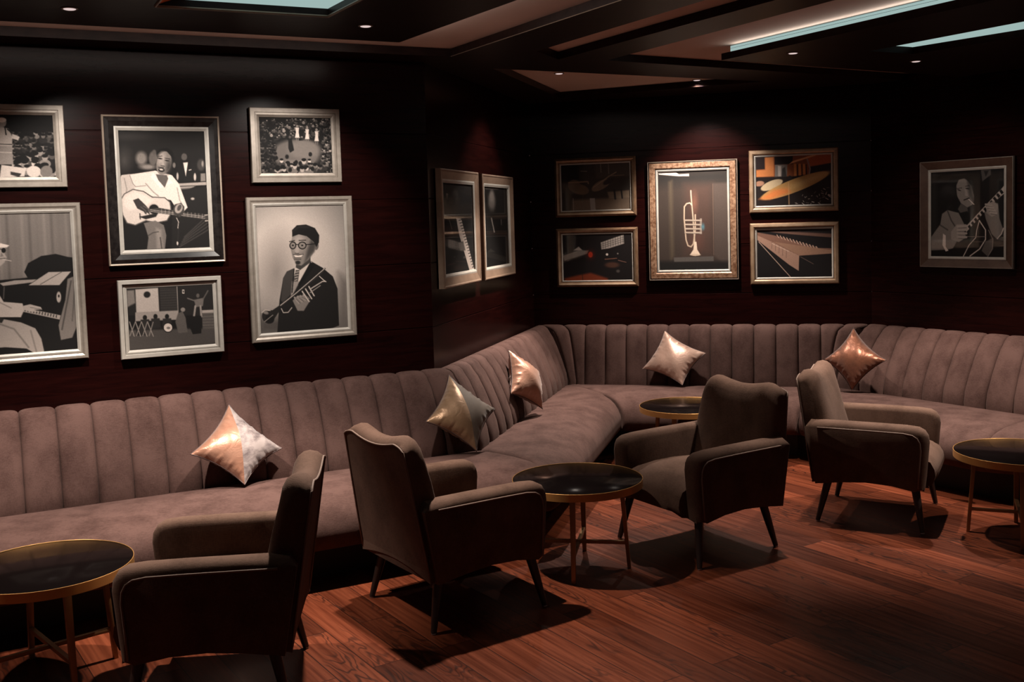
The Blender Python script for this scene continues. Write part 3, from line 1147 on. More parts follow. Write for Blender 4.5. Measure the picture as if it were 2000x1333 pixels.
cushion([(-1.464, 5.317, 0.800), (-1.197, 5.296, 0.569), (-1.338, 5.073, 0.440), (-1.592, 5.06, 0.602)],
        'cushion half copper satin and half silver velvet on the long left banquette', 'copper', 'silver_velvet', seed=1)
cushion([(-0.373, 5.943, 0.825), (-0.115, 5.879, 0.634), (-0.219, 5.669, 0.440), (-0.486, 5.616, 0.623)],
        'cushion half old gold satin and half greige cloth where the banquette first turns', 'gold', 'greige', seed=2)
cushion([(-0.034, 6.82, 0.853), (0.162, 6.89, 0.695), (0.178, 6.79, 0.458), (-0.028, 6.58, 0.60)],
        'copper satin cushion leaning sideways on the angled corner banquette', 'copper', seed=3, thick=0.09)
cushion([(1.152, 7.95, 0.825), (1.44, 7.811, 0.659), (1.238, 7.678, 0.442), (0.967, 7.884, 0.543)],
        'pale rose copper satin cushion on the back banquette under the trumpet picture', 'rose', seed=4)
cushion([(2.406, 7.381, 0.864), (2.549, 7.136, 0.663), (2.345, 7.235, 0.442), (2.184, 7.336, 0.651)],
        'dark bronze satin cushion in the right bend of the banquette behind the farthest armchair', 'bronze', seed=5)

# ------------------------------------------------------------------ framed photographs


PRINT_GAIN = 1.05


class Print:
    """a photographic print drawn with soft shapes on a fine vertex grid (its own flat surface)"""

    def __init__(s, quad, w, h, step=0.0026, base=(0.05, 0.045, 0.043)):
        s.nx, s.ny = max(8, int(w / step)), max(8, int(h / step))
        s.w, s.h = w, h
        TL, TR, BR, BL = [np.array(q, float) for q in quad]
        u, v = np.meshgrid(np.linspace(0, 1, s.nx), np.linspace(0, 1, s.ny))
        u, v = u[..., None], v[..., None]
        P = (TL * (1 - u) + TR * u) * (1 - v) + (BL * (1 - u) + BR * u) * v
        s.X, s.Y = P[..., 0], P[..., 1]
        s.px = (TR[0] - TL[0]) / s.nx
        s.c = np.ones((s.ny, s.nx, 3)) * np.array(base)
        s.rs = np.random.RandomState(5)

    def put(s, a, col):
        col = np.array(col if hasattr(col, '__len__') else (col, col * 0.93, col * 0.88))
        a = np.clip(a, 0, 1)[..., None]
        s.c = s.c * (1 - a) + col * a

    def _sd(s, pts):
        pts = np.array(pts, float)
        d = np.full(s.X.shape, 1e9)
        inside = np.zeros(s.X.shape, bool)
        n = len(pts)
        for i in range(n):
            (x0, y0), (x1, y1) = pts[i], pts[(i + 1) % n]
            dx, dy = x1 - x0, y1 - y0
            L2 = dx * dx + dy * dy + 1e-9
            t = np.clip(((s.X - x0) * dx + (s.Y - y0) * dy) / L2, 0, 1)
            d = np.minimum(d, np.hypot(s.X - x0 - t * dx, s.Y - y0 - t * dy))
            c = ((y0 > s.Y) != (y1 > s.Y)) & (s.X < dx * (s.Y - y0) / (dy + 1e-12) + x0)
            inside ^= c
        return np.where(inside, -d, d)

    def poly(s, pts, col, soft=None, a=1.0):
        k = soft or s.px
        s.put(a * (0.5 - s._sd(pts) / k), col)

    def ell(s, x, y, rx, ry, col, rot=0, soft=None, a=1.0):
        k = soft or s.px
        ca, sa = math.cos(math.radians(rot)), math.sin(math.radians(rot))
        dx, dy = s.X - x, s.Y - y
        p, q = (dx * ca + dy * sa) / rx, (-dx * sa + dy * ca) / ry
        r = np.hypot(p, q)
        s.put(a * (0.5 - (r - 1) * min(rx, ry) / k), col)

    def line(s, pts, wd, col, soft=None, a=1.0):
        k = soft or s.px
        d = np.full(s.X.shape, 1e9)
        for (x0, y0), (x1, y1) in zip(pts, pts[1:]):
            dx, dy = x1 - x0, y1 - y0
            L2 = dx * dx + dy * dy + 1e-9
            t = np.clip(((s.X - x0) * dx + (s.Y - y0) * dy) / L2, 0, 1)
            d = np.minimum(d, np.hypot(s.X - x0 - t * dx, s.Y - y0 - t * dy))
        s.put(a * (0.5 - (d - wd / 2) / k), col)

    def crowd(s, n, x0, x1, y0, y1, r, lo, hi, seed=1):
        rs = np.random.RandomState(seed)
        ys = np.sort(rs.uniform(y0, y1, n))
        for y in ys:
            x = rs.uniform(x0, x1)
            g = rs.uniform(lo, hi)
            q = r * rs.uniform(0.7, 1.3)
            s.ell(x, y + q * 1.5, q * 1.3, q * 1.1, g * rs.uniform(0.1, 0.9))
            s.ell(x, y, q * 0.62, q * 0.8, g)
            s.ell(x, y - q * 0.5, q * 0.66, q * 0.45, 0.02)

    def vign(s, x, y, r0, r1, k):
        r = np.hypot(s.X - x, s.Y - y)
        s.c *= (1 - k * np.clip((r - r0) / (r1 - r0), 0, 1))[..., None]

    def grain(s, k, seed=3):
        rs = np.random.RandomState(seed)
        s.c *= (1 + k * rs.randn(s.ny, s.nx))[..., None]

    def mesh(s, name):
        s.c = np.clip(s.c, 0.0, 1.0)
        me = bpy.data.meshes.new(name)
        xs = np.linspace(-s.w / 2, s.w / 2, s.nx)
        zs = np.linspace(s.h / 2, -s.h / 2, s.ny)
        X, Z = np.meshgrid(xs, zs)
        co = np.stack([X, np.zeros_like(X), Z], -1).reshape(-1, 3)
        idx = np.arange(s.nx * s.ny).reshape(s.ny, s.nx)
        q = np.stack([idx[:-1, :-1], idx[1:, :-1], idx[1:, 1:], idx[:-1, 1:]], -1).reshape(-1, 4)
        me.vertices.add(len(co)); me.vertices.foreach_set('co', co.ravel())
        me.loops.add(q.size); me.loops.foreach_set('vertex_index', q.ravel())
        me.polygons.add(len(q)); me.polygons.foreach_set('loop_start', np.arange(0, q.size, 4))
        me.update(calc_edges=True)
        ca = me.color_attributes.new('print', 'FLOAT_COLOR', 'POINT')
        lin = s.c.reshape(-1, 3)
        lin = lin * 1.0
        lin = np.where(lin <= 0.04045, lin / 12.92, ((lin + 0.055) / 1.055) ** 2.4)
        lin = lin * PRINT_GAIN
        ca.data.foreach_set('color', np.concatenate([lin, np.ones((len(lin), 1))], 1).astype(np.float32).ravel())
        me.materials.append(M['print'])
        me.validate()
        return me


def moulding(w, h, prof, mats, name, parent):
    """mitred picture frame; prof = (inset from the outer edge, height off the wall, material index)"""
    bm = bmesh.new()
    rings = []
    for ins, y, mi in prof:
        X, Z = w / 2 - ins, h / 2 - ins
        rings.append([bm.verts.new((sx * X, -y, sz * Z)) for sx, sz in ((-1, -1), (1, -1), (1, 1), (-1, 1))])
    for i in range(len(rings) - 1):
        A, B = rings[i], rings[i + 1]
        for k in range(4):
            bm.faces.new((A[k], A[(k + 1) % 4], B[(k + 1) % 4], B[k])).material_index = prof[i + 1][2]
    bmesh.ops.recalc_face_normals(bm, faces=bm.faces[:])
    return obj(name, bm, mats, parent)


def picture(w, s0, s1, z0, z1, label, prof, mats, slip, pr, group, lean=0.0):
    """w wall, outer rectangle, moulding profile, slip = (inset0, inset1, height, material), pr = Print"""
    d, n, N = WL[w]
    p = on(w, (s0 + s1) / 2, 0.006)
    t = thing('picture_frame', label, 'picture', (p.x, p.y, (z0 + z1) / 2), math.atan2(d.y, d.x), group)
    W, H = s1 - s0, z1 - z0
    moulding(W, H, prof, mats, 'moulding', t)
    i0, i1, hy, sm = slip
    bm = bmesh.new()
    moulding(W, H, [(i0, hy, 0), (i0 + (i1 - i0) * 0.4, hy + 0.001, 0), (i1, hy - 0.004, 0), (i1, 0.009, 0)], [sm], 'slip', t)
    bm.free()
    me = pr.mesh('photograph')
    o = bpy.data.objects.new('photograph', me)
    o.location = (0, -0.010, 0)
    link(o, t)
    bm = bmesh.new()
    gx, gz = W / 2 - i1 + 0.002, H / 2 - i1 + 0.002
    bm.faces.new([bm.verts.new(v) for v in ((-gx, -0.0125, -gz), (gx, -0.0125, -gz), (gx, -0.0125, gz), (-gx, -0.0125, gz))])
    obj('glass', bm, M['glass'], t)
    bm = bmesh.new()
    box(bm, -W / 2 + 0.008, W / 2 - 0.008, -0.008, -0.002, -H / 2 + 0.008, H / 2 - 0.008)
    obj('backing', bm, M['backing'], t)
    return t


def size(s0, s1, z0, z1, ins):
    return (s1 - s0 - 2 * ins + 0.004, z1 - z0 - 2 * ins + 0.004)


GB = 'framed black and white photographs on the left wall'
GM = 'tan framed dark photographs on the middle wall'
GC = 'gilt framed photographs on the back wall'
# --- seated guitarist, in the black frame
w_, h_ = 0.421, 0.597
P = Print([(571, 188), (983, 192), (1007, 745), (600, 760)], w_, h_)
P.poly([(560, 180), (1000, 180), (1010, 330), (560, 330)], 0.09, soft=90)
P.ell(640, 215, 90, 16, 0.14, soft=20); P.ell(600, 330, 40, 60, 0.20, soft=30, a=.6); P.ell(680, 320, 28, 34, 0.42, soft=14, a=.8)
P.ell(710, 360, 40, 14, 0.45, soft=10, a=.8); P.ell(735, 320, 20, 34, 0.32, soft=8); P.ell(741, 290, 9, 12, 0.28, soft=4)
P.poly([(850, 340), (1000, 340), (1003, 430), (860, 430)], 0.07, soft=10)
P.ell(885, 312, 14, 17, 0.28, soft=4); P.poly([(862, 330), (915, 330), (925, 420), (865, 425)], 0.06, soft=5)
P.poly([(880, 340), (903, 338), (892, 405)], 0.75, soft=3); P.line([(908, 376), (918, 373)], 4, 0.7)
P.ell(968, 350, 20, 28, 0.2, soft=8); P.ell(975, 345, 5, 14, 0.5, soft=4)
P.ell(852, 405, 5, 18, 0.6, soft=3); P.ell(937, 408, 6, 18, 0.65, soft=3); P.poly([(965, 392), (988, 390), (990, 428), (965, 430)], 0.42, soft=4)
P.poly([(850, 440), (995, 432), (996, 447), (850, 452)], 0.55, soft=3); P.poly([(862, 455), (940, 452), (900, 470), (870, 472)], 0.5, soft=3)
P.poly([(830, 470), (1000, 455), (1008, 760), (820, 760)], 0.085, soft=10)
for k in range(5):
    P.line([(860 + 6 * k, 745 - 12 * k), (1005, 660 - 18 * k)], 5, 0.26, soft=5, a=.7)
P.ell(925, 513, 9, 6, 0.6, soft=4)
P.poly([(575, 420), (588, 400), (650, 393), (745, 378), (825, 400), (858, 440), (880, 500), (900, 555), (880, 575), (845, 560), (820, 520), (720, 500), (660, 520), (640, 548), (585, 515)], 0.76, soft=3)
P.poly([(575, 420), (588, 400), (625, 395), (640, 440), (668, 510), (640, 545), (590, 520)], 0.66, soft=3)
P.line([(625, 400), (640, 440), (652, 455), (700, 450)], 3, 0.42, soft=3); P.line([(760, 420), (800, 445), (825, 440)], 3, 0.5, soft=3)
P.line([(600, 415), (612, 470), (600, 510)], 4, 0.48, soft=4); P.line([(700, 440), (735, 480), (760, 500)], 4, 0.45, soft=5); P.line([(850, 460), (862, 520), (880, 550)], 4, 0.5, soft=4)
P.poly([(748, 395), (800, 400), (812, 425), (790, 460), (760, 425)], 0.30, soft=3)
P.poly([(735, 385), (760, 425), (785, 455), (770, 462), (725, 410)], 0.82, soft=3); P.poly([(812, 405), (830, 440), (800, 448), (790, 462)], 0.8, soft=3)
P.ell(790, 335, 39, 60, 0.10, rot=12, soft=3); P.ell(787, 342, 35, 58, 0.42, rot=14, soft=4)
P.ell(775, 320, 20, 34, 0.56, rot=14, soft=14, a=.8); P.ell(810, 360, 13, 34, 0.20, rot=14, soft=14, a=.8)
P.poly([(752, 300), (765, 275), (800, 268), (828, 285), (838, 320), (834, 350), (822, 310), (800, 285), (775, 283)], 0.045, soft=4)
P.ell(768, 320, 11, 3.5, 0.12, rot=10, soft=3); P.ell(802, 330, 11, 3.5, 0.12, rot=10, soft=3); P.line([(757, 311), (778, 308)], 3, 0.08); P.line([(792, 318), (815, 322)], 3, 0.08)
P.poly([(782, 325), (775, 352), (790, 354)], 0.55, soft=4); P.line([(773, 354), (790, 356)], 3, 0.15)
P.ell(775, 375, 15, 10, 0.10, rot=8, soft=3); P.ell(774, 373, 9, 4, 0.7, rot=8, soft=2); P.line([(760, 362), (785, 364)], 3, 0.08); P.ell(836, 352, 7, 13, 0.36, soft=3)
# guitar
gt = [(582, 520), (600, 490), (640, 468), (690, 478), (730, 505), (790, 508), (815, 530), (822, 580), (800, 618), (750, 628), (700, 618), (650, 640), (612, 630), (592, 590)]
P.poly(gt, 0.70, soft=3); P.line(gt + gt[:1], 5, 0.28, soft=2)
P.poly([(600, 500), (650, 475), (700, 495), (735, 520), (700, 560), (620, 570), (595, 545)], 0.76, soft=10, a=.7)
P.ell(738, 563, 27, 27, 0.62, soft=2); P.ell(738, 563, 23, 23, 0.05, soft=2)
P.poly([(668, 600), (760, 580), (748, 600), (700, 612)], 0.08, soft=4)
P.poly([(715, 562), (715, 576), (990, 615), (1003, 606), (1000, 590), (885, 578), (760, 556)], 0.18, soft=2)
P.line([(720, 566), (992, 600)], 2.2, 0.75, a=.8); P.line([(720, 573), (990, 608)], 2.2, 0.7, a=.8)
for k in range(12):
    P.line([(775 + 18 * k, 562 + 2.2 * k), (774 + 18 * k, 584 + 2.2 * k)], 2, 0.6, a=.8)
P.ell(995, 604, 9, 15, 0.2, soft=3); P.line([(984, 592), (1003, 590)], 3, 0.8); P.line([(986, 620), (1004, 618)], 3, 0.8)
P.line([(672, 585), (674, 610)], 5, 0.12)
P.poly([(640, 520), (665, 510), (700, 545), (712, 560), (720, 590), (706, 580), (698, 588), (690, 575), (660, 560)], 0.17, soft=3)
P.line([(690, 548), (712, 562), (716, 580)], 4, 0.30); P.line([(676, 552), (698, 570), (702, 586)], 4, 0.28)
P.poly([(838, 540), (868, 532), (885, 552), (882, 580), (862, 602), (838, 595), (828, 568)], 0.20, soft=3)
P.ell(857, 560, 18, 24, 0.55, rot=25, soft=3); P.ell(860, 556, 9, 16, 0.25, rot=25, soft=3)
P.line([(852, 595), (850, 640), (856, 652), (850, 740)], 6, 0.12, soft=3); P.line([(846, 605), (856, 625), (852, 655)], 3, 0.7); P.ell(850, 728, 4, 9, 0.7, soft=2)
P.poly([(690, 630), (745, 618), (785, 640), (797, 690), (790, 755), (705, 758), (712, 700), (700, 660)], 0.36, soft=4)
P.poly([(745, 650), (775, 660), (785, 755), (750, 757)], 0.46, soft=10, a=.7); P.line([(768, 700), (775, 755)], 5, 0.2, soft=4); P.line([(712, 690), (735, 676), (760, 672)], 4, 0.2, soft=4)
P.grain(0.03)
prof_B = [(0.0, 0.0, 0), (0.0, 0.020, 0), (0.003, 0.023, 0), (0.009, 0.021, 0), (0.012, 0.019, 1), (0.030, 0.026, 1), (0.056, 0.016, 1), (0.056, 0.012, 1)]
picture('A', 0.605, 1.180, 1.525, 2.280, 'black frame with gilt edge around a seated man in a white shirt playing guitar', prof_B, [M['bright_line'], M['black_lacquer']],
        (0.056, 0.077, 0.018, M['silver_lip']), P, GB)
PS = [(0.0, 0.0, 0), (0.0, 0.022, 0), (0.004, 0.026, 0), (0.016, 0.026, 0), (0.026, 0.020, 0), (0.032, 0.020, 0), (0.032, 0.012, 0)]
# --- man in a beret with trumpet
P = Print([(1222, 538), (1665, 528), (1693, 1130), (1265, 1168)], 0.494, 0.688)
P.c[:] = np.array((0.56, 0.535, 0.51)); P.ell(1400, 760, 260, 330, 0.70, soft=300); P.vign(1420, 800, 200, 480, .5)
P.ell(1335, 860, 80, 190, 0.42, soft=80, a=.5); P.poly([(1240, 1080), (1400, 1060), (1400, 1180), (1240, 1180)], 0.26, soft=60, a=.8)
P.poly([(1640, 860), (1700, 900), (1700, 1140), (1640, 1140)], 0.36, soft=40, a=.7)
P.poly([(1420, 842), (1500, 805), (1560, 838), (1612, 880), (1636, 940), (1645, 1120), (1600, 1138), (1345, 1160), (1352, 1000), (1368, 890), (1385, 858)], 0.075, soft=3)
P.poly([(1368, 890), (1385, 858), (1420, 842), (1415, 960), (1370, 1010), (1358, 1000)], 0.20, soft=5)
P.poly([(1420, 842), (1492, 800), (1508, 812), (1452, 900), (1410, 960)], 0.70, soft=3)
P.poly([(1428, 850), (1447, 850), (1440, 905), (1412, 960), (1408, 930)], 0.25, soft=3)
for k in range(7):
    P.line([(1424, 862 + 13 * k), (1444 - 3 * k, 858 + 13 * k)], 3, 0.75, a=.8)
P.poly([(1410, 905), (1450, 905), (1420, 965), (1405, 985)], 0.5, soft=4, a=.7)
P.line([(1420, 845), (1412, 960)], 5, 0.04, soft=2); P.poly([(1500, 808), (1520, 830), (1450, 930), (1440, 920)], 0.04, soft=3)
# head
P.poly([(1430, 790), (1500, 770), (1500, 812), (1450, 850), (1428, 838)], 0.20, soft=3)
P.poly([(1408, 690), (1415, 668), (1470, 668), (1520, 690), (1530, 720), (1518, 760), (1490, 800), (1455, 828), (1430, 824), (1412, 790), (1400, 740)], 0.44, soft=4)
P.ell(1440, 715, 30, 45, 0.58, rot=5, soft=22, a=.8); P.poly([(1500, 700), (1530, 720), (1518, 760), (1470, 815), (1480, 760)], 0.22, soft=14, a=.85); P.ell(1530, 735, 9, 17, 0.34, rot=10, soft=3)
P.poly([(1408, 688), (1407, 655), (1430, 632), (1475, 628), (1520, 645), (1542, 680), (1541, 715), (1528, 738), (1515, 712), (1480, 685), (1440, 676)], 0.055, soft=3)
P.line([(1412, 660), (1440, 640), (1490, 640)], 8, 0.14, soft=8, a=.7)
for ex in (1412, 1458):
    P.ell(ex, 730, 21 if ex > 1430 else 17, 19, 0.04, rot=5, soft=2); P.ell(ex, 730, 16 if ex > 1430 else 12, 14, 0.46, rot=5, soft=2); P.ell(ex, 730, 5, 4, 0.06, soft=2)
P.line([(1426, 725), (1440, 726)], 4, 0.04); P.line([(1476, 726), (1520, 722)], 4, 0.04); P.line([(1395, 712), (1420, 706)], 4, 0.07); P.line([(1442, 706), (1475, 704)], 4, 0.07)
P.ell(1433, 755, 10, 13, 0.56, soft=5); P.line([(1424, 768), (1442, 770)], 3, 0.16)
P.poly([(1418, 777), (1440, 780), (1462, 775), (1452, 788), (1426, 789)], 0.80, soft=3); P.line([(1414, 774), (1438, 777), (1464, 773)], 3, 0.16); P.line([(1420, 789), (1452, 788)], 3, 0.25)
P.ell(1438, 814, 12, 9, 0.12, soft=5); P.line([(1420, 797), (1452, 797)], 4, 0.22)
# hand and trumpet
P.poly([(1415, 1000), (1440, 975), (1480, 975), (1500, 1000), (1470, 1050), (1440, 1050)], 0.42, soft=4)
for k in range(4):
    P.line([(1425 + 14 * k, 985 - 4 * k), (1445 + 16 * k, 1012 - 8 * k)], 9, 0.50, soft=4); P.line([(1431 + 14 * k, 990 - 4 * k), (1452 + 16 * k, 1012 - 8 * k)], 2, 0.18)
P.line([(1572, 842), (1550, 870), (1430, 968), (1355, 1030)], 7, 0.14, soft=2); P.line([(1570, 842), (1428, 966), (1350, 1030)], 3, 0.72, soft=2)
P.poly([(1355, 1022), (1360, 1040), (1342, 1070), (1330, 1090), (1290, 1100), (1272, 1075), (1280, 1050), (1320, 1048)], 0.09, soft=3)
P.ell(1300, 1083, 34, 27, 0.10, rot=58, soft=2); P.ell(1288, 1060, 14, 8, 0.42, rot=20, soft=4); P.line([(1270, 1060), (1284, 1048), (1310, 1050)], 3, 0.7); P.ell(1308, 1092, 22, 20, 0.05, rot=50, soft=3); P.line([(1284, 1105), (1322, 1072)], 3, 0.7, a=.7)
for k in range(3):
    P.line([(1462 + 16 * k, 955 - 12 * k), (1496 + 12 * k, 1003 - 14 * k)], 7, 0.66, soft=2); P.line([(1466 + 16 * k, 955 - 12 * k), (1500 + 12 * k, 1003 - 14 * k)], 2, 0.15)
P.line([(1505, 940), (1560, 905), (1575, 905)], 5, 0.62, soft=2); P.line([(1500, 960), (1550, 925)], 4, 0.5, soft=2); P.line([(1545, 880), (1568, 900), (1578, 906)], 4, 0.7, soft=2)
P.line([(1362, 1040), (1372, 1060), (1395, 1058), (1412, 1035)], 4, 0.6, soft=2)
P.grain(0.02)
picture('A', 1.302, 1.884, 1.081, 1.857, 'large silver frame with a smiling man in beret and glasses holding a trumpet', PS, [M['silver']], (0.032, 0.048, 0.019, M['silver_lip']), P, GB)
# --- dancers seen from above
P = Print([(1247, 113), (1603, 120), (1612, 395), (1258, 397)], 0.397, 0.302)
P.ell(1430, 300, 120, 75, 0.36, soft=20); P.ell(1470, 275, 80, 45, 0.42, soft=20); P.poly([(1380, 330), (1470, 330), (1440, 400), (1380, 400)], 0.45, soft=15)
P.crowd(170, 1245, 1610, 120, 215, 6.5, 0.12, 0.62, 2); P.crowd(60, 1245, 1330, 215, 395, 9, 0.06, 0.45, 3); P.crowd(50, 1560, 1612, 200, 395, 9, 0.1, 0.6, 4)
for x, y in ((1436, 190), (1485, 197), (1532, 207)):
    P.poly([(x - 9, y - 22), (x + 9, y - 22), (x + 7, y), (x + 11, y + 28), (x - 11, y + 28), (x - 6, y)], 0.80, soft=3); P.ell(x, y - 29, 6, 7, 0.5, soft=2); P.line([(x - 4, y + 28), (x - 4, y + 42)], 4, 0.4); P.line([(x + 5, y + 28), (x + 5, y + 42)], 4, 0.4)
P.poly([(1392, 222), (1408, 220), (1420, 280), (1400, 292), (1392, 270)], 0.05, soft=3); P.ell(1400, 214, 6, 7, 0.3, soft=2)
P.crowd(26, 1330, 1560, 330, 385, 14, 0.3, 0.75, 6)
for x, y in ((1385, 312), (1393, 350), (1400, 378), (1430, 340), (1450, 345), (1500, 300), (1475, 365), (1510, 372), (1440, 372)):
    P.ell(x, y, 9, 11, 0.05, soft=3)
P.grain(0.03)
prof_C = [(0.0, 0.0, 0), (0.0, 0.020, 0), (0.003, 0.024, 0), (0.024, 0.024, 0), (0.026, 0.019, 0), (0.028, 0.019, 0), (0.028, 0.012, 0)]
picture('A', 1.340, 1.833, 1.934, 2.332, 'small silver frame with a crowd around dancers, above the trumpet player portrait', prof_C, [M['silver']], (0.028, 0.050, 0.020, M['silver']), P, GB)
# --- band on a porch
P = Print([(612, 953), (1028, 932), (1042, 1213), (628, 1247)], 0.429, 0.311)
P.poly([(600, 930), (1050, 930), (1050, 1080), (600, 1080)], 0.10, soft=6)
P.poly([(655, 955), (762, 948), (768, 1062), (660, 1068)], 0.62, soft=4); P.poly([(615, 960), (650, 958), (655, 1020), (618, 1040)], 0.42, soft=8); P.ell(710, 980, 16, 15, 0.08, soft=5)
P.poly([(770, 948), (850, 945), (855, 1058), (775, 1060)], 0.17, soft=4)
for k in range(9):
    P.line([(772, 955 + 12 * k), (850, 952 + 12 * k)], 2, 0.10, soft=2)
P.line([(853, 940), (858, 1058)], 3, 0.55); P.poly([(879, 957), (889, 957), (889, 975), (879, 975)], 0.8); P.poly([(881, 960), (887, 960), (887, 972), (881, 972)], 0.1)
P.poly([(655, 1065), (860, 1056), (862, 1100), (655, 1108)], 0.52, soft=4); P.poly([(975, 1055), (1035, 1052), (1040, 1180), (980, 1185)], 0.30, soft=4); P.poly([(975, 1055), (1035, 1052), (1035, 1066), (976, 1068)], 0.55, soft=3)
for k in range(7):
    P.line([(980, 1078 + 14 * k), (1040, 1075 + 14 * k)], 2, 0.15, soft=2)
P.poly([(620, 1150), (1045, 1140), (1045, 1215), (625, 1250)], 0.24, soft=12)
P.poly([(936, 1005), (985, 995), (980, 1035), (945, 1040)], 0.36, soft=4); P.ell(955, 985, 8, 10, 0.3, soft=3); P.line([(940, 1010), (905, 998)], 6, 0.34, soft=3); P.line([(982, 1000), (1005, 962)], 6, 0.3, soft=3)
P.line([(943, 1035), (936, 1085)], 9, 0.5, soft=3); P.line([(968, 1035), (972, 1085)], 9, 0.5, soft=3)
P.poly([(900, 1085), (972, 1082), (972, 1165), (930, 1170), (905, 1110)], 0.05, soft=3); P.poly([(845, 1110), (858, 1070), (880, 1060), (895, 1090), (905, 1160), (860, 1165)], 0.30, soft=4); P.ell(882, 1052, 11, 10, 0.45, soft=3)
for x, y in ((700, 1090), (750, 1085), (805, 1085), (680, 1120)):
    P.ell(x, y, 10, 12, 0.06, soft=3); P.poly([(x - 20, y + 10), (x + 20, y + 8), (x + 26, y + 55), (x - 22, y + 58)], 0.13, soft=4)
P.ell(810, 1138, 24, 24, 0.04, soft=2); P.ell(810, 1138, 20, 20, 0.72, soft=2); P.ell(812, 1140, 9, 6, 0.4, soft=3)
for k in range(4):
    P.line([(628 + 28 * k, 1110), (650 + 30 * k, 1180)], 4, 0.5, soft=2); P.line([(655 + 28 * k, 1112), (630 + 30 * k, 1178)], 4, 0.45, soft=2)
P.grain(0.03)
prof_E = [(0.0, 0.0, 0), (0.0, 0.026, 0), (0.003, 0.030, 0), (0.020, 0.030, 0), (0.023, 0.014, 0), (0.026, 0.012, 0)]
picture('A', 0.638, 1.150, 1.051, 1.451, 'small silver frame with a band playing on a porch, below the guitarist', prof_E, [M['silver_lip']], (0.025, 0.043, 0.016, M['silver_lip']), P, GB)
# --- horn player above a crowd (cut by the left edge)
P = Print([(-107, 103), (262, 108), (277, 413), (-100, 417)], 0.397, 0.302)
P.crowd(150, -110, 275, 190, 330, 11, 0.1, 0.5, 8); P.crowd(40, 100, 275, 290, 400, 22, 0.25, 0.7, 9); P.crowd(30, -110, 10, 290, 400, 22, 0.2, 0.6, 10)
P.poly([(15, 180), (50, 165), (80, 175), (95, 215), (92, 345), (35, 345), (22, 250), (8, 215)], 0.62, soft=4); P.poly([(22, 260), (92, 260), (98, 350), (35, 350)], 0.50, soft=4); P.line([(22, 250), (92, 252)], 4, 0.1, soft=2)
P.ell(54, 145, 18, 23, 0.5, soft=3); P.ell(53, 133, 19, 12, 0.8, soft=3); P.line([(66, 170), (70, 205)], 5, 0.08, soft=2); P.line([(76, 178), (112, 215)], 6, 0.12, soft=2); P.poly([(95, 200), (125, 215), (118, 232), (92, 222)], 0.7, soft=3)
P.line([(-100, 285), (90, 292)], 5, 0.65, soft=2); P.poly([(48, 352), (150, 368), (142, 408), (40, 415)], 0.72, soft=4); P.poly([(85, 385), (130, 395), (120, 412), (85, 400)], 0.15, soft=4)
P.ell(182, 385, 30, 28, 0.72, soft=4); P.ell(235, 385, 26, 30, 0.4, soft=5); P.grain(0.03)
picture('A', -0.059, 0.434, 1.923, 2.321, 'small silver frame with a horn player over a crowd, cut by the left edge', prof_C, [M['silver']], (0.028, 0.050, 0.020, M['silver']), P, GB)
# --- man in a white hat at a piano (cut by the left edge)
P = Print([(-110, 582), (343, 580), (378, 1240), (-100, 1262)], 0.494, 0.688)
P.c[:] = np.array((0.42, 0.39, 0.37))
for k in range(16):
    P.line([(-100 + 30 * k, 570), (-98 + 31 * k, 900)], 9, 0.30 + 0.10 * ((k * 7) % 3), soft=12, a=.7)
P.vign(120, 700, 150, 420, .35)
P.poly([(20, 900), (400, 870), (400, 1270), (-110, 1270), (-110, 1150), (40, 1080)], 0.05, soft=4)
P.poly([(165, 895), (148, 862), (165, 820), (220, 788), (280, 780), (330, 795), (360, 800), (365, 880), (300, 900)], 0.045, soft=3)
P.poly([(45, 912), (110, 900), (200, 898), (180, 912), (60, 925)], 0.55, soft=3); P.poly([(165, 925), (250, 865), (345, 865), (295, 928)], 0.6, soft=3); P.line([(215, 922), (305, 866)], 3, 0.25, soft=2)
P.ell(292, 985, 10, 26, 0.6, soft=3); P.ell(292, 980, 4, 7, 0.1, soft=2); P.line([(64, 930), (60, 985)], 4, 0.3, soft=3)
P.poly([(140, 1030), (300, 1072), (295, 1092), (140, 1050)], 0.55, soft=3)
for k in range(12):
    P.line([(150 + 12 * k, 1036 + 3.2 * k), (148 + 12 * k, 1046 + 3.2 * k)], 4, 0.06)
P.poly([(330, 900), (375, 880), (380, 1100), (350, 1180), (300, 1190), (290, 1120), (320, 1000)], 0.40, soft=4); P.line([(345, 910), (330, 1000), (305, 1140)], 6, 0.22, soft=5); P.line([(362, 940), (350, 1100)], 5, 0.28, soft=5)
# the man
P.poly([(-110, 860), (0, 845), (25, 870), (40, 960), (60, 1000), (138, 1010), (145, 1040), (130, 1075), (40, 1072), (-20, 1060), (-110, 1040)], 0.66, soft=4)
P.poly([(-5, 850), (22, 860), (38, 930), (30, 960), (10, 920)], 0.25, soft=4); P.poly([(-30, 842), (5, 846), (15, 920), (-10, 960)], 0.78, soft=4)
P.line([(0, 930), (25, 1010), (20, 1050)], 5, 0.45, soft=5); P.line([(40, 1000), (90, 1030)], 4, 0.46, soft=5)
P.poly([(-110, 1060), (30, 1075), (130, 1100), (190, 1130), (215, 1180), (228, 1250), (190, 1252), (150, 1225), (60, 1215), (-110, 1225)], 0.55, soft=4)
P.line([(30, 1100), (100, 1130), (160, 1220)], 6, 0.38, soft=7); P.line([(170, 1140), (195, 1250)], 5, 0.4, soft=6); P.poly([(20, 1075), (60, 1080), (50, 1100), (25, 1095)], 0.12, soft=3)
P.poly([(140, 1022), (170, 1015), (215, 1030), (220, 1042), (185, 1042), (205, 1052), (170, 1050), (140, 1040)], 0.62, soft=3); P.line([(170, 1030), (215, 1040)], 2, 0.25)
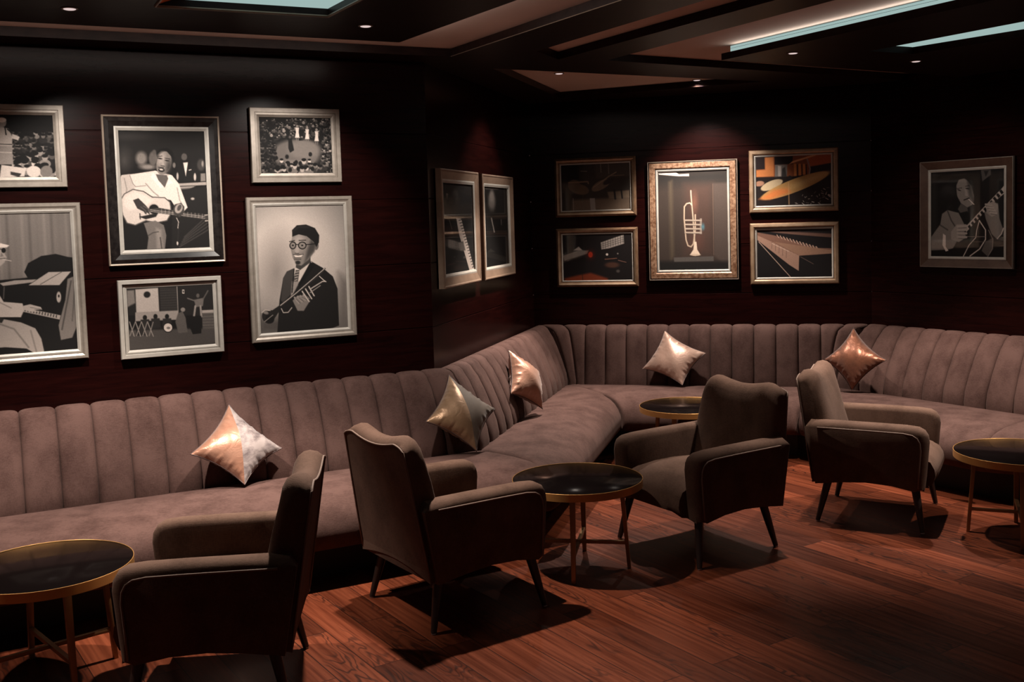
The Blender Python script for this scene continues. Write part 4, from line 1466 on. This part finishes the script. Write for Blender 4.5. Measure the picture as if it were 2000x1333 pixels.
P.poly([(-60, 735), (40, 735), (72, 742), (70, 775), (78, 790), (68, 815), (50, 832), (10, 840), (-30, 840), (-70, 800)], 0.58, soft=4)
P.ell(38, 757, 13, 12, 0.05, soft=2); P.ell(66, 758, 9, 12, 0.05, soft=2); P.line([(-20, 750), (72, 752)], 3, 0.1); P.line([(50, 797), (72, 795)], 3, 0.2); P.line([(62, 800), (95, 808)], 3, 0.7); P.ell(0, 775, 9, 14, 0.42, soft=4); P.poly([(56, 765), (66, 785), (52, 788)], 0.42, soft=4)
P.poly([(-90, 740), (-60, 722), (48, 722), (90, 735), (80, 744), (20, 742)], 0.80, soft=3); P.poly([(-70, 722), (-66, 672), (-20, 655), (30, 662), (48, 700), (52, 724)], 0.82, soft=3); P.poly([(-70, 724), (-68, 706), (48, 704), (52, 724)], 0.07, soft=2)
P.grain(0.02)
picture('A', -0.097, 0.485, 1.074, 1.847, 'large silver frame with a man in white hat at a piano, at left edge', PS, [M['silver']], (0.032, 0.048, 0.019, M['silver_lip']), P, GB)
# --- middle wall pair
P = Print([(245, 250), (432, 265), (445, 835), (250, 865)], 0.60, 0.57)
P.ell(325, 345, 20, 40, 0.24, soft=14); P.poly([(270, 330), (282, 332), (282, 372), (271, 370)], 0.55, soft=2); P.ell(300, 400, 40, 60, 0.12, soft=30)
P.poly([(250, 615), (330, 640), (350, 690), (255, 670)], 0.25, soft=10); P.line([(285, 500), (300, 560)], 4, 0.4, soft=4)
P.poly([(328, 490), (360, 495), (445, 830), (412, 838), (345, 600)], 0.66, soft=3)
for k in range(18):
    P.line([(345 + 5 * k, 505 + 18 * k), (372 + 4.4 * k, 498 + 18 * k)], 5, 0.06, soft=2)
P.poly([(335, 650), (370, 640), (385, 700), (350, 700)], 0.3, soft=6); P.grain(0.03)
PT = [(0.0, 0.0, 0), (0.0, 0.030, 0), (0.004, 0.034, 0), (0.010, 0.034, 0), (0.016, 0.030, 0), (0.060, 0.022, 1), (0.060, 0.012, 1)]
picture('B', 5.853, 6.614, 1.302, 2.013, 'tan frame with slanting piano keys in a dark photograph, left of the pair', PT, [M['wood_frame'], M['wood_frame']], (0.060, 0.082, 0.022, M['silver_lip']), P, GM)
P = Print([(512, 275), (655, 285), (665, 800), (518, 820)], 0.60, 0.57)
P.ell(560, 380, 22, 60, 0.34, soft=16); P.line([(525, 300), (600, 300)], 5, 0.4, soft=5); P.line([(556, 490), (572, 580)], 7, 0.42, soft=5); P.ell(560, 350, 12, 40, 0.42, soft=10); P.line([(615, 500), (616, 535)], 3, 0.4, soft=3); P.grain(0.03)
picture('B', 6.705, 7.481, 1.299, 2.009, 'tan frame with an almost black photograph, right of the two side by side', PT, [M['wood_frame'], M['wood_frame']], (0.060, 0.082, 0.022, M['silver_lip']), P, GM)
# --- back wall: trumpet in a niche
P = Print([(92, 178), (455, 165), (462, 683), (102, 690)], 0.528, 0.761, base=(0.20, 0.165, 0.145))
P.poly([(80, 170), (470, 160), (470, 240), (80, 250)], 0.13, soft=60, a=.8)
P.poly([(150, 230), (170, 220), (180, 610), (160, 650)], (0.29, 0.25, 0.20), soft=16, a=.8); P.poly([(230, 240), (380, 235), (385, 610), (225, 615)], (0.25, 0.185, 0.16), soft=40, a=.8)
P.poly([(380, 235), (470, 230), (470, 700), (385, 610)], (0.26, 0.22, 0.20), soft=10, a=.7); P.line([(381, 240), (385, 608)], 2, (0.40, 0.32, 0.27), soft=2)
P.poly([(95, 640), (470, 640), (470, 700), (95, 700)], 0.09, soft=20, a=.9); P.poly([(178, 622), (385, 615), (385, 640), (180, 645)], 0.30, soft=4)
P.poly([(92, 178), (190, 180), (205, 190), (258, 187), (258, 200), (200, 200), (100, 192)], 0.74, soft=3)
P.ell(285, 340, 20, 60, (0.40, 0.27, 0.22), soft=16, a=.6); P.ell(300, 540, 40, 60, (0.30, 0.20, 0.17), soft=20, a=.5)
tc = (0.74, 0.66, 0.58)
P.line([(267, 275), (268, 300), (277, 400), (288, 545)], 9, (0.42, 0.36, 0.31), soft=2); P.line([(267, 275), (268, 300), (277, 400), (287, 545)], 4, tc, soft=2)
P.line([(245, 342), (262, 338), (272, 350)], 6, tc, soft=2); P.line([(245, 342), (233, 358), (232, 420), (242, 530), (252, 560), (268, 566), (280, 550), (290, 480), (290, 400)], 7, (0.66, 0.58, 0.5), soft=2)
for k, y in enumerate((428, 450, 472, 492)):
    P.line([(238, y), (320, y + 1)], 8, (0.62, 0.56, 0.50), soft=2); P.line([(240, y + 5), (320, y + 6)], 2, (0.2, 0.16, 0.14))
for x in (316, 322):
    P.line([(x, 420), (x, 498)], 4, (0.55, 0.5, 0.46), soft=2)
P.ell(330, 462, 9, 18, (0.28, 0.42, 0.46), soft=8, a=.7)
P.poly([(284, 540), (296, 540), (300, 580), (316, 606), (290, 614), (262, 608), (280, 580)], (0.80, 0.72, 0.64), soft=3); P.ell(290, 608, 27, 5, (0.72, 0.64, 0.56), soft=2); P.grain(0.03)
prof_3 = [(0.0, 0.0, 0), (0.0, 0.026, 0), (0.002, 0.029, 0), (0.006, 0.028, 0), (0.008, 0.022, 2), (0.012, 0.024, 2), (0.014, 0.030, 1), (0.05, 0.032, 1), (0.058, 0.026, 1), (0.062, 0.020, 2), (0.064, 0.014, 2)]
picture('C', -1.039, -0.359, 1.196, 2.109, 'large mottled brown and gilt frame with an upright trumpet in a niche', prof_3, [M['bright_line'], M['burr'], M['black_lacquer']], (0.063, 0.078, 0.022, M['silver_lip']), P, GC)
# --- cymbals and drums
P = Print([(606, 100), (997, 84), (1000, 345), (609, 357)], 0.542, 0.370, base=(0.10, 0.06, 0.05))
P.poly([(600, 90), (1000, 80), (1000, 200), (600, 215)], (0.45, 0.24, 0.13), soft=8); P.poly([(605, 100), (652, 98), (655, 162), (606, 165)], (0.10, 0.06, 0.06), soft=4); P.poly([(655, 98), (700, 96), (702, 200), (608, 205), (608, 170), (655, 165)], (0.66, 0.40, 0.22), soft=8)
P.poly([(705, 98), (800, 94), (800, 135), (705, 140)], (0.06, 0.04, 0.05), soft=4); P.poly([(870, 90), (1000, 84), (1000, 130), (880, 150)], (0.58, 0.28, 0.12), soft=10); P.poly([(890, 150), (1000, 130), (1000, 175), (885, 190)], (0.08, 0.05, 0.06), soft=6)
P.poly([(708, 140), (772, 138), (770, 208), (706, 208)], 0.40, soft=3); P.poly([(722, 145), (740, 145), (738, 200), (724, 200)], 0.62, soft=6); P.poly([(745, 160), (760, 150), (768, 200), (742, 203)], 0.18, soft=5); P.line([(706, 205), (770, 206)], 4, 0.82)
for x in (812, 836, 858):
    P.line([(x, 140), (x + 2, 200)], 13, (0.72, 0.45, 0.24), soft=5); P.line([(x + 12, 140), (x + 13, 200)], 5, (0.10, 0.05, 0.03), soft=3)
P.line([(875, 110), (890, 160), (885, 190)], 8, (0.5, 0.42, 0.40), soft=3)
P.poly([(780, 137), (930, 88), (905, 88), (800, 120)], (0.78, 0.55, 0.38), soft=3)
P.poly([(606, 205), (800, 200), (1000, 175), (1000, 345), (606, 357)], (0.075, 0.045, 0.04), soft=6)
P.ell(690, 245, 62, 22, (0.66, 0.58, 0.46), rot=-22, soft=3); P.ell(625, 238, 26, 14, (0.55, 0.40, 0.32), rot=-10, soft=4)
P.ell(810, 248, 190, 34, (0.62, 0.47, 0.28), rot=-21, soft=3); P.poly([(620, 320), (700, 270), (780, 255), (790, 285), (680, 322)], (0.72, 0.42, 0.22), soft=14, a=.8); P.ell(880, 220, 110, 18, (0.70, 0.56, 0.36), rot=-21, soft=14, a=.7)
P.line([(778, 230), (781, 345)], 6, (0.72, 0.55, 0.38), soft=4, a=.6); P.ell(785, 208, 10, 12, (0.1, 0.08, 0.08), soft=3)
rs = np.random.RandomState(4)
for k in range(46):
    x, y = rs.uniform(780, 995), rs.uniform(255, 345)
    if y > 250 + (990 - x) * 0.30:
        P.line([(x, y), (x + rs.uniform(-14, 14), y + rs.uniform(-10, 10))], 3, rs.uniform(0.3, 0.8), soft=2)
P.grain(0.03)
prof_1 = [(0.0, 0.0, 0), (0.0, 0.022, 0), (0.006, 0.026, 1), (0.010, 0.027, 0), (0.026, 0.029, 0), (0.034, 0.024, 0), (0.038, 0.018, 1), (0.040, 0.014, 1)]
picture('C', -0.275, 0.371, 1.695, 2.164, 'gilt frame with brassy cymbals and drums, above the piano keys picture', prof_1, [M['gilt'], M['gilt_dark']], (0.040, 0.052, 0.017, M['silver_lip']), P, GC)
# --- piano keys
P = Print([(611, 480), (1000, 474), (1000, 720), (612, 725)], 0.540, 0.358, base=(0.045, 0.035, 0.038))
P.poly([(611, 490), (1000, 560), (1000, 600), (830, 612), (611, 530)], (0.42, 0.30, 0.25), soft=5); P.poly([(650, 480), (1000, 500), (1000, 530), (700, 492)], (0.36, 0.26, 0.22), soft=8)
P.poly([(650, 490), (1000, 520), (1000, 575), (900, 572), (720, 512)], (0.05, 0.035, 0.04), soft=3)
for k in range(13):
    x = 716 + 17 * k
    P.line([(x, 505 + 5.2 * k), (x + 10, 518 + 5.4 * k)], 5 + k * .25, (0.60, 0.48, 0.42), soft=2)
P.poly([(611, 505), (700, 545), (830, 612), (828, 690), (780, 660), (611, 530)], (0.55, 0.43, 0.37), soft=3); P.poly([(700, 540), (1000, 585), (1000, 602), (832, 612)], (0.50, 0.38, 0.31), soft=3)
for k in range(8):
    P.line([(690 + 19 * k, 542 + 9 * k), (688 + 19 * k, 575 + 12 * k)], 1.6, (0.3, 0.22, 0.2), soft=2); P.line([(690 + 18 * k, 548 + 8.6 * k), (704 + 18 * k, 555 + 8.6 * k)], 2.4, (0.75, 0.65, 0.58), soft=2)
P.poly([(611, 530), (780, 662), (830, 692), (832, 614), (1000, 604), (1000, 725), (612, 725)], (0.045, 0.035, 0.038), soft=3, a=1)
P.poly([(780, 590), (832, 612), (828, 690), (775, 655)], (0.55, 0.43, 0.37), soft=3); P.line([(620, 540), (785, 722)], 4, (0.62, 0.52, 0.46), soft=2); P.line([(838, 618), (905, 655)], 3, (0.35, 0.28, 0.25), soft=3); P.grain(0.03)
picture('C', -0.273, 0.371, 1.154, 1.616, 'gilt frame with a close view of slanting piano keys, lower right of the trumpet picture', prof_1, [M['gilt'], M['gilt_dark']], (0.040, 0.052, 0.017, M['silver_lip']), P, GC)
# --- violins
P = Print([(985, 130), (1440, 125), (1440, 440), (985, 452)], 0.556, 0.379, base=(0.16, 0.135, 0.115))
P.poly([(985, 130), (1100, 128), (1110, 240), (985, 250)], 0.07, soft=20); P.poly([(1210, 130), (1440, 125), (1440, 220), (1220, 230)], (0.22, 0.19, 0.165), soft=20)
P.ell(1110, 300, 62, 34, (0.33, 0.26, 0.20), rot=14, soft=4); P.ell(1075, 275, 40, 40, (0.30, 0.24, 0.19), soft=6); P.line([(1040, 255), (1165, 250), (1168, 262)], 9, (0.42, 0.34, 0.27), soft=3)
P.ell(1250, 275, 68, 28, (0.38, 0.31, 0.25), rot=-28, soft=4); P.ell(1300, 250, 40, 16, (0.14, 0.11, 0.1), rot=-28, soft=5); P.line([(1200, 290), (1300, 220), (1350, 192)], 6, (0.46, 0.38, 0.31), soft=3); P.line([(1300, 215), (1400, 212)], 4, (0.4, 0.33, 0.27), soft=3)
P.line([(1250, 130), (1252, 190)], 5, 0.42, soft=4); P.line([(1300, 130), (1302, 200)], 6, 0.36, soft=4); P.line([(1120, 180), (1160, 182)], 4, 0.45, soft=3)
P.poly([(1060, 370), (1440, 355), (1440, 445), (1050, 450)], (0.36, 0.30, 0.25), soft=20); P.poly([(1290, 320), (1440, 310), (1440, 360), (1300, 365)], (0.40, 0.34, 0.28), soft=10)
P.poly([(1175, 360), (1208, 360), (1212, 445), (1180, 446)], 0.52, soft=3); P.line([(1335, 310), (1340, 365)], 12, 0.10, soft=5); P.line([(1380, 310), (1385, 360)], 10, 0.10, soft=5); P.line([(1066, 360), (1068, 446)], 4, 0.5, soft=3); P.grain(0.04)
prof_4 = [(0.0, 0.0, 0), (0.0, 0.018, 0), (0.004, 0.020, 1), (0.016, 0.031, 1), (0.030, 0.024, 0), (0.034, 0.018, 1), (0.040, 0.014, 1)]
picture('C', -1.772, -1.131, 1.706, 2.164, 'gilt frame with a dim brown photograph of violins, upper left on the back wall', prof_4, [M['gilt'], M['gilt_dark']], (0.040, 0.050, 0.017, M['silver_lip']), P, GC)
# --- stage in the dark
P = Print([(1000, 585), (1443, 577), (1448, 887), (1003, 892)], 0.547, 0.377, base=(0.055, 0.035, 0.035))
P.poly([(1000, 725), (1100, 690), (1170, 690), (1160, 712), (1010, 758)], 0.40, soft=8); P.poly([(1070, 690), (1105, 665), (1130, 690)], 0.55, soft=5); P.ell(1181, 718, 14, 18, (0.80, 0.22, 0.08), soft=6); P.ell(1181, 718, 26, 30, (0.4, 0.09, 0.04), soft=30, a=.5)
P.poly([(1248, 640), (1290, 625), (1395, 590), (1398, 648), (1300, 678), (1252, 685)], 0.56, soft=4)
for k in range(9):
    P.line([(1262 + 16 * k, 634 - 5 * k), (1264 + 16 * k, 682 - 4.6 * k)], 2.5, 0.2, soft=2)
for k in range(3):
    P.line([(1250, 652 + 12 * k), (1396, 606 + 13 * k)], 2.5, 0.2, soft=2)
P.ell(1288, 717, 8, 8, 0.75, soft=4); P.ell(1357, 712, 5, 5, 0.45, soft=4); P.line([(1275, 748), (1350, 742)], 5, (0.45, 0.30, 0.24), soft=3); P.line([(1360, 755), (1410, 768)], 5, (0.4, 0.28, 0.24), soft=3); P.ell(1320, 785, 45, 18, (0.26, 0.16, 0.12), soft=12); P.ell(1358, 825, 12, 10, 0.25, soft=8)
P.poly([(1010, 870), (1100, 850), (1180, 835), (1290, 870), (1300, 892), (1010, 892)], (0.42, 0.17, 0.08), soft=16); P.line([(1126, 840), (1130, 892)], 3, 0.06, soft=3); P.grain(0.04)
picture('C', -1.774, -1.127, 1.153, 1.614, 'gilt frame with a dark stage and one orange light, lower left on the back wall', prof_4, [M['gilt'], M['gilt_dark']], (0.040, 0.050, 0.017, M['silver_lip']), P, GC)
# --- guitarist on the right wall
P = Print([(1508, 178), (1893, 158), (1895, 622), (1508, 620)], 0.545, 0.578, base=(0.055, 0.05, 0.05))
P.poly([(1508, 178), (1540, 175), (1545, 500), (1508, 500)], 0.11, soft=20); P.poly([(1775, 165), (1825, 163), (1825, 190), (1782, 225)], 0.26, soft=4); P.poly([(1790, 170), (1815, 168), (1800, 200)], 0.12, soft=4)
P.poly([(1508, 520), (1560, 450), (1570, 395), (1600, 375), (1660, 390), (1700, 430), (1720, 540), (1660, 570), (1600, 585), (1510, 590)], 0.42, soft=4); P.line([(1600, 380), (1620, 430), (1640, 460)], 6, 0.2, soft=6); P.line([(1560, 455), (1600, 480)], 6, 0.22, soft=6)
P.poly([(1790, 370), (1830, 330), (1862, 340), (1870, 420), (1890, 480), (1860, 530), (1830, 500), (1800, 420)], 0.40, soft=4)
P.poly([(1645, 220), (1670, 198), (1700, 215), (1725, 250), (1740, 300), (1735, 345), (1705, 362), (1672, 340), (1650, 300)], 0.44, soft=5)
P.poly([(1700, 215), (1730, 250), (1742, 320), (1735, 345), (1715, 300)], 0.26, soft=10, a=.8); P.poly([(1618, 240), (1640, 205), (1672, 190), (1700, 205), (1660, 215), (1640, 260), (1655, 315), (1630, 290)], 0.05, soft=4)
P.ell(1662, 270, 10, 3, 0.08, rot=20, soft=2); P.ell(1706, 262, 10, 3, 0.08, rot=10, soft=2); P.line([(1650, 262), (1676, 258)], 3, 0.08); P.line([(1695, 250), (1715, 246)], 3, 0.08); P.poly([(1690, 262), (1694, 300), (1710, 302), (1702, 270)], 0.52, soft=4)
P.line([(1688, 322), (1714, 312)], 6, 0.12, soft=2); P.line([(1712, 318), (1740, 345)], 4, 0.72, soft=2); P.poly([(1672, 340), (1705, 362), (1710, 385), (1670, 392), (1655, 370)], 0.28, soft=4)
P.poly([(1660, 392), (1706, 380), (1720, 430), (1700, 470)], 0.05, soft=4)
# guitar
P.poly([(1690, 470), (1760, 430), (1790, 420), (1810, 470), (1840, 520), (1840, 580), (1810, 622), (1600, 622), (1640, 560)], 0.07, soft=4); P.poly([(1800, 540), (1840, 520), (1838, 580), (1810, 618), (1780, 590)], 0.30, soft=4)
P.line([(1768, 430), (1755, 480), (1750, 520), (1715, 560), (1685, 620)], 4, 0.72, soft=2); P.line([(1768, 430), (1800, 480), (1800, 530), (1770, 580), (1720, 618)], 5, 0.72, soft=2); P.line([(1815, 480), (1838, 530), (1835, 580), (1812, 620)], 3, 0.5, soft=2); P.line([(1700, 515), (1800, 515)], 3, 0.45, soft=2); P.line([(1730, 542), (1835, 542)], 2, 0.4, soft=2)
P.poly([(1700, 492), (1690, 470), (1880, 262), (1893, 245), (1896, 285), (1830, 345)], 0.62, soft=2)
for k in range(11):
    x, y = 1708 + 16 * k, 462 - 18.5 * k
    P.poly([(x, y), (x + 9, y - 10), (x + 22, y + 6), (x + 12, y + 17)], 0.05, soft=2)
# hands
P.poly([(1618, 490), (1650, 450), (1700, 450), (1706, 470), (1690, 490), (1700, 520), (1660, 545), (1620, 530)], 0.52, soft=4)
for k in range(4):
    P.line([(1655, 462 + 18 * k), (1700, 458 + 20 * k)], 12, 0.58, soft=3); P.line([(1658, 471 + 18 * k), (1700, 468 + 20 * k)], 2, 0.2, soft=2)
P.poly([(1800, 345), (1840, 328), (1862, 350), (1858, 400), (1830, 410), (1805, 390)], 0.50, soft=4)
for k in range(4):
    P.line([(1800 + 8 * k, 345 + 14 * k), (1830 + 8 * k, 350 + 14 * k)], 10, 0.56, soft=3); P.line([(1802 + 8 * k, 353 + 14 * k), (1832 + 8 * k, 358 + 14 * k)], 2, 0.16, soft=2)
P.poly([(1575, 500), (1590, 510), (1590, 570), (1605, 590), (1590, 595), (1572, 560)], 0.75, soft=3); P.line([(1860, 525), (1880, 500), (1890, 470)], 5, 0.7, soft=3); P.grain(0.03)
prof_D = [(0.0, 0.0, 0), (0.0, 0.020, 0), (0.003, 0.034, 1), (0.006, 0.034, 1), (0.010, 0.032, 0), (0.058, 0.014, 0), (0.060, 0.012, 0)]
picture('D', -4.617, -3.923, 1.283, 2.015, 'single dull bronze frame on the right wall with a man smoking and playing guitar', prof_D, [M['brown_frame'], M['silver']], (0.058, 0.076, 0.018, M['silver_lip']), P, None)
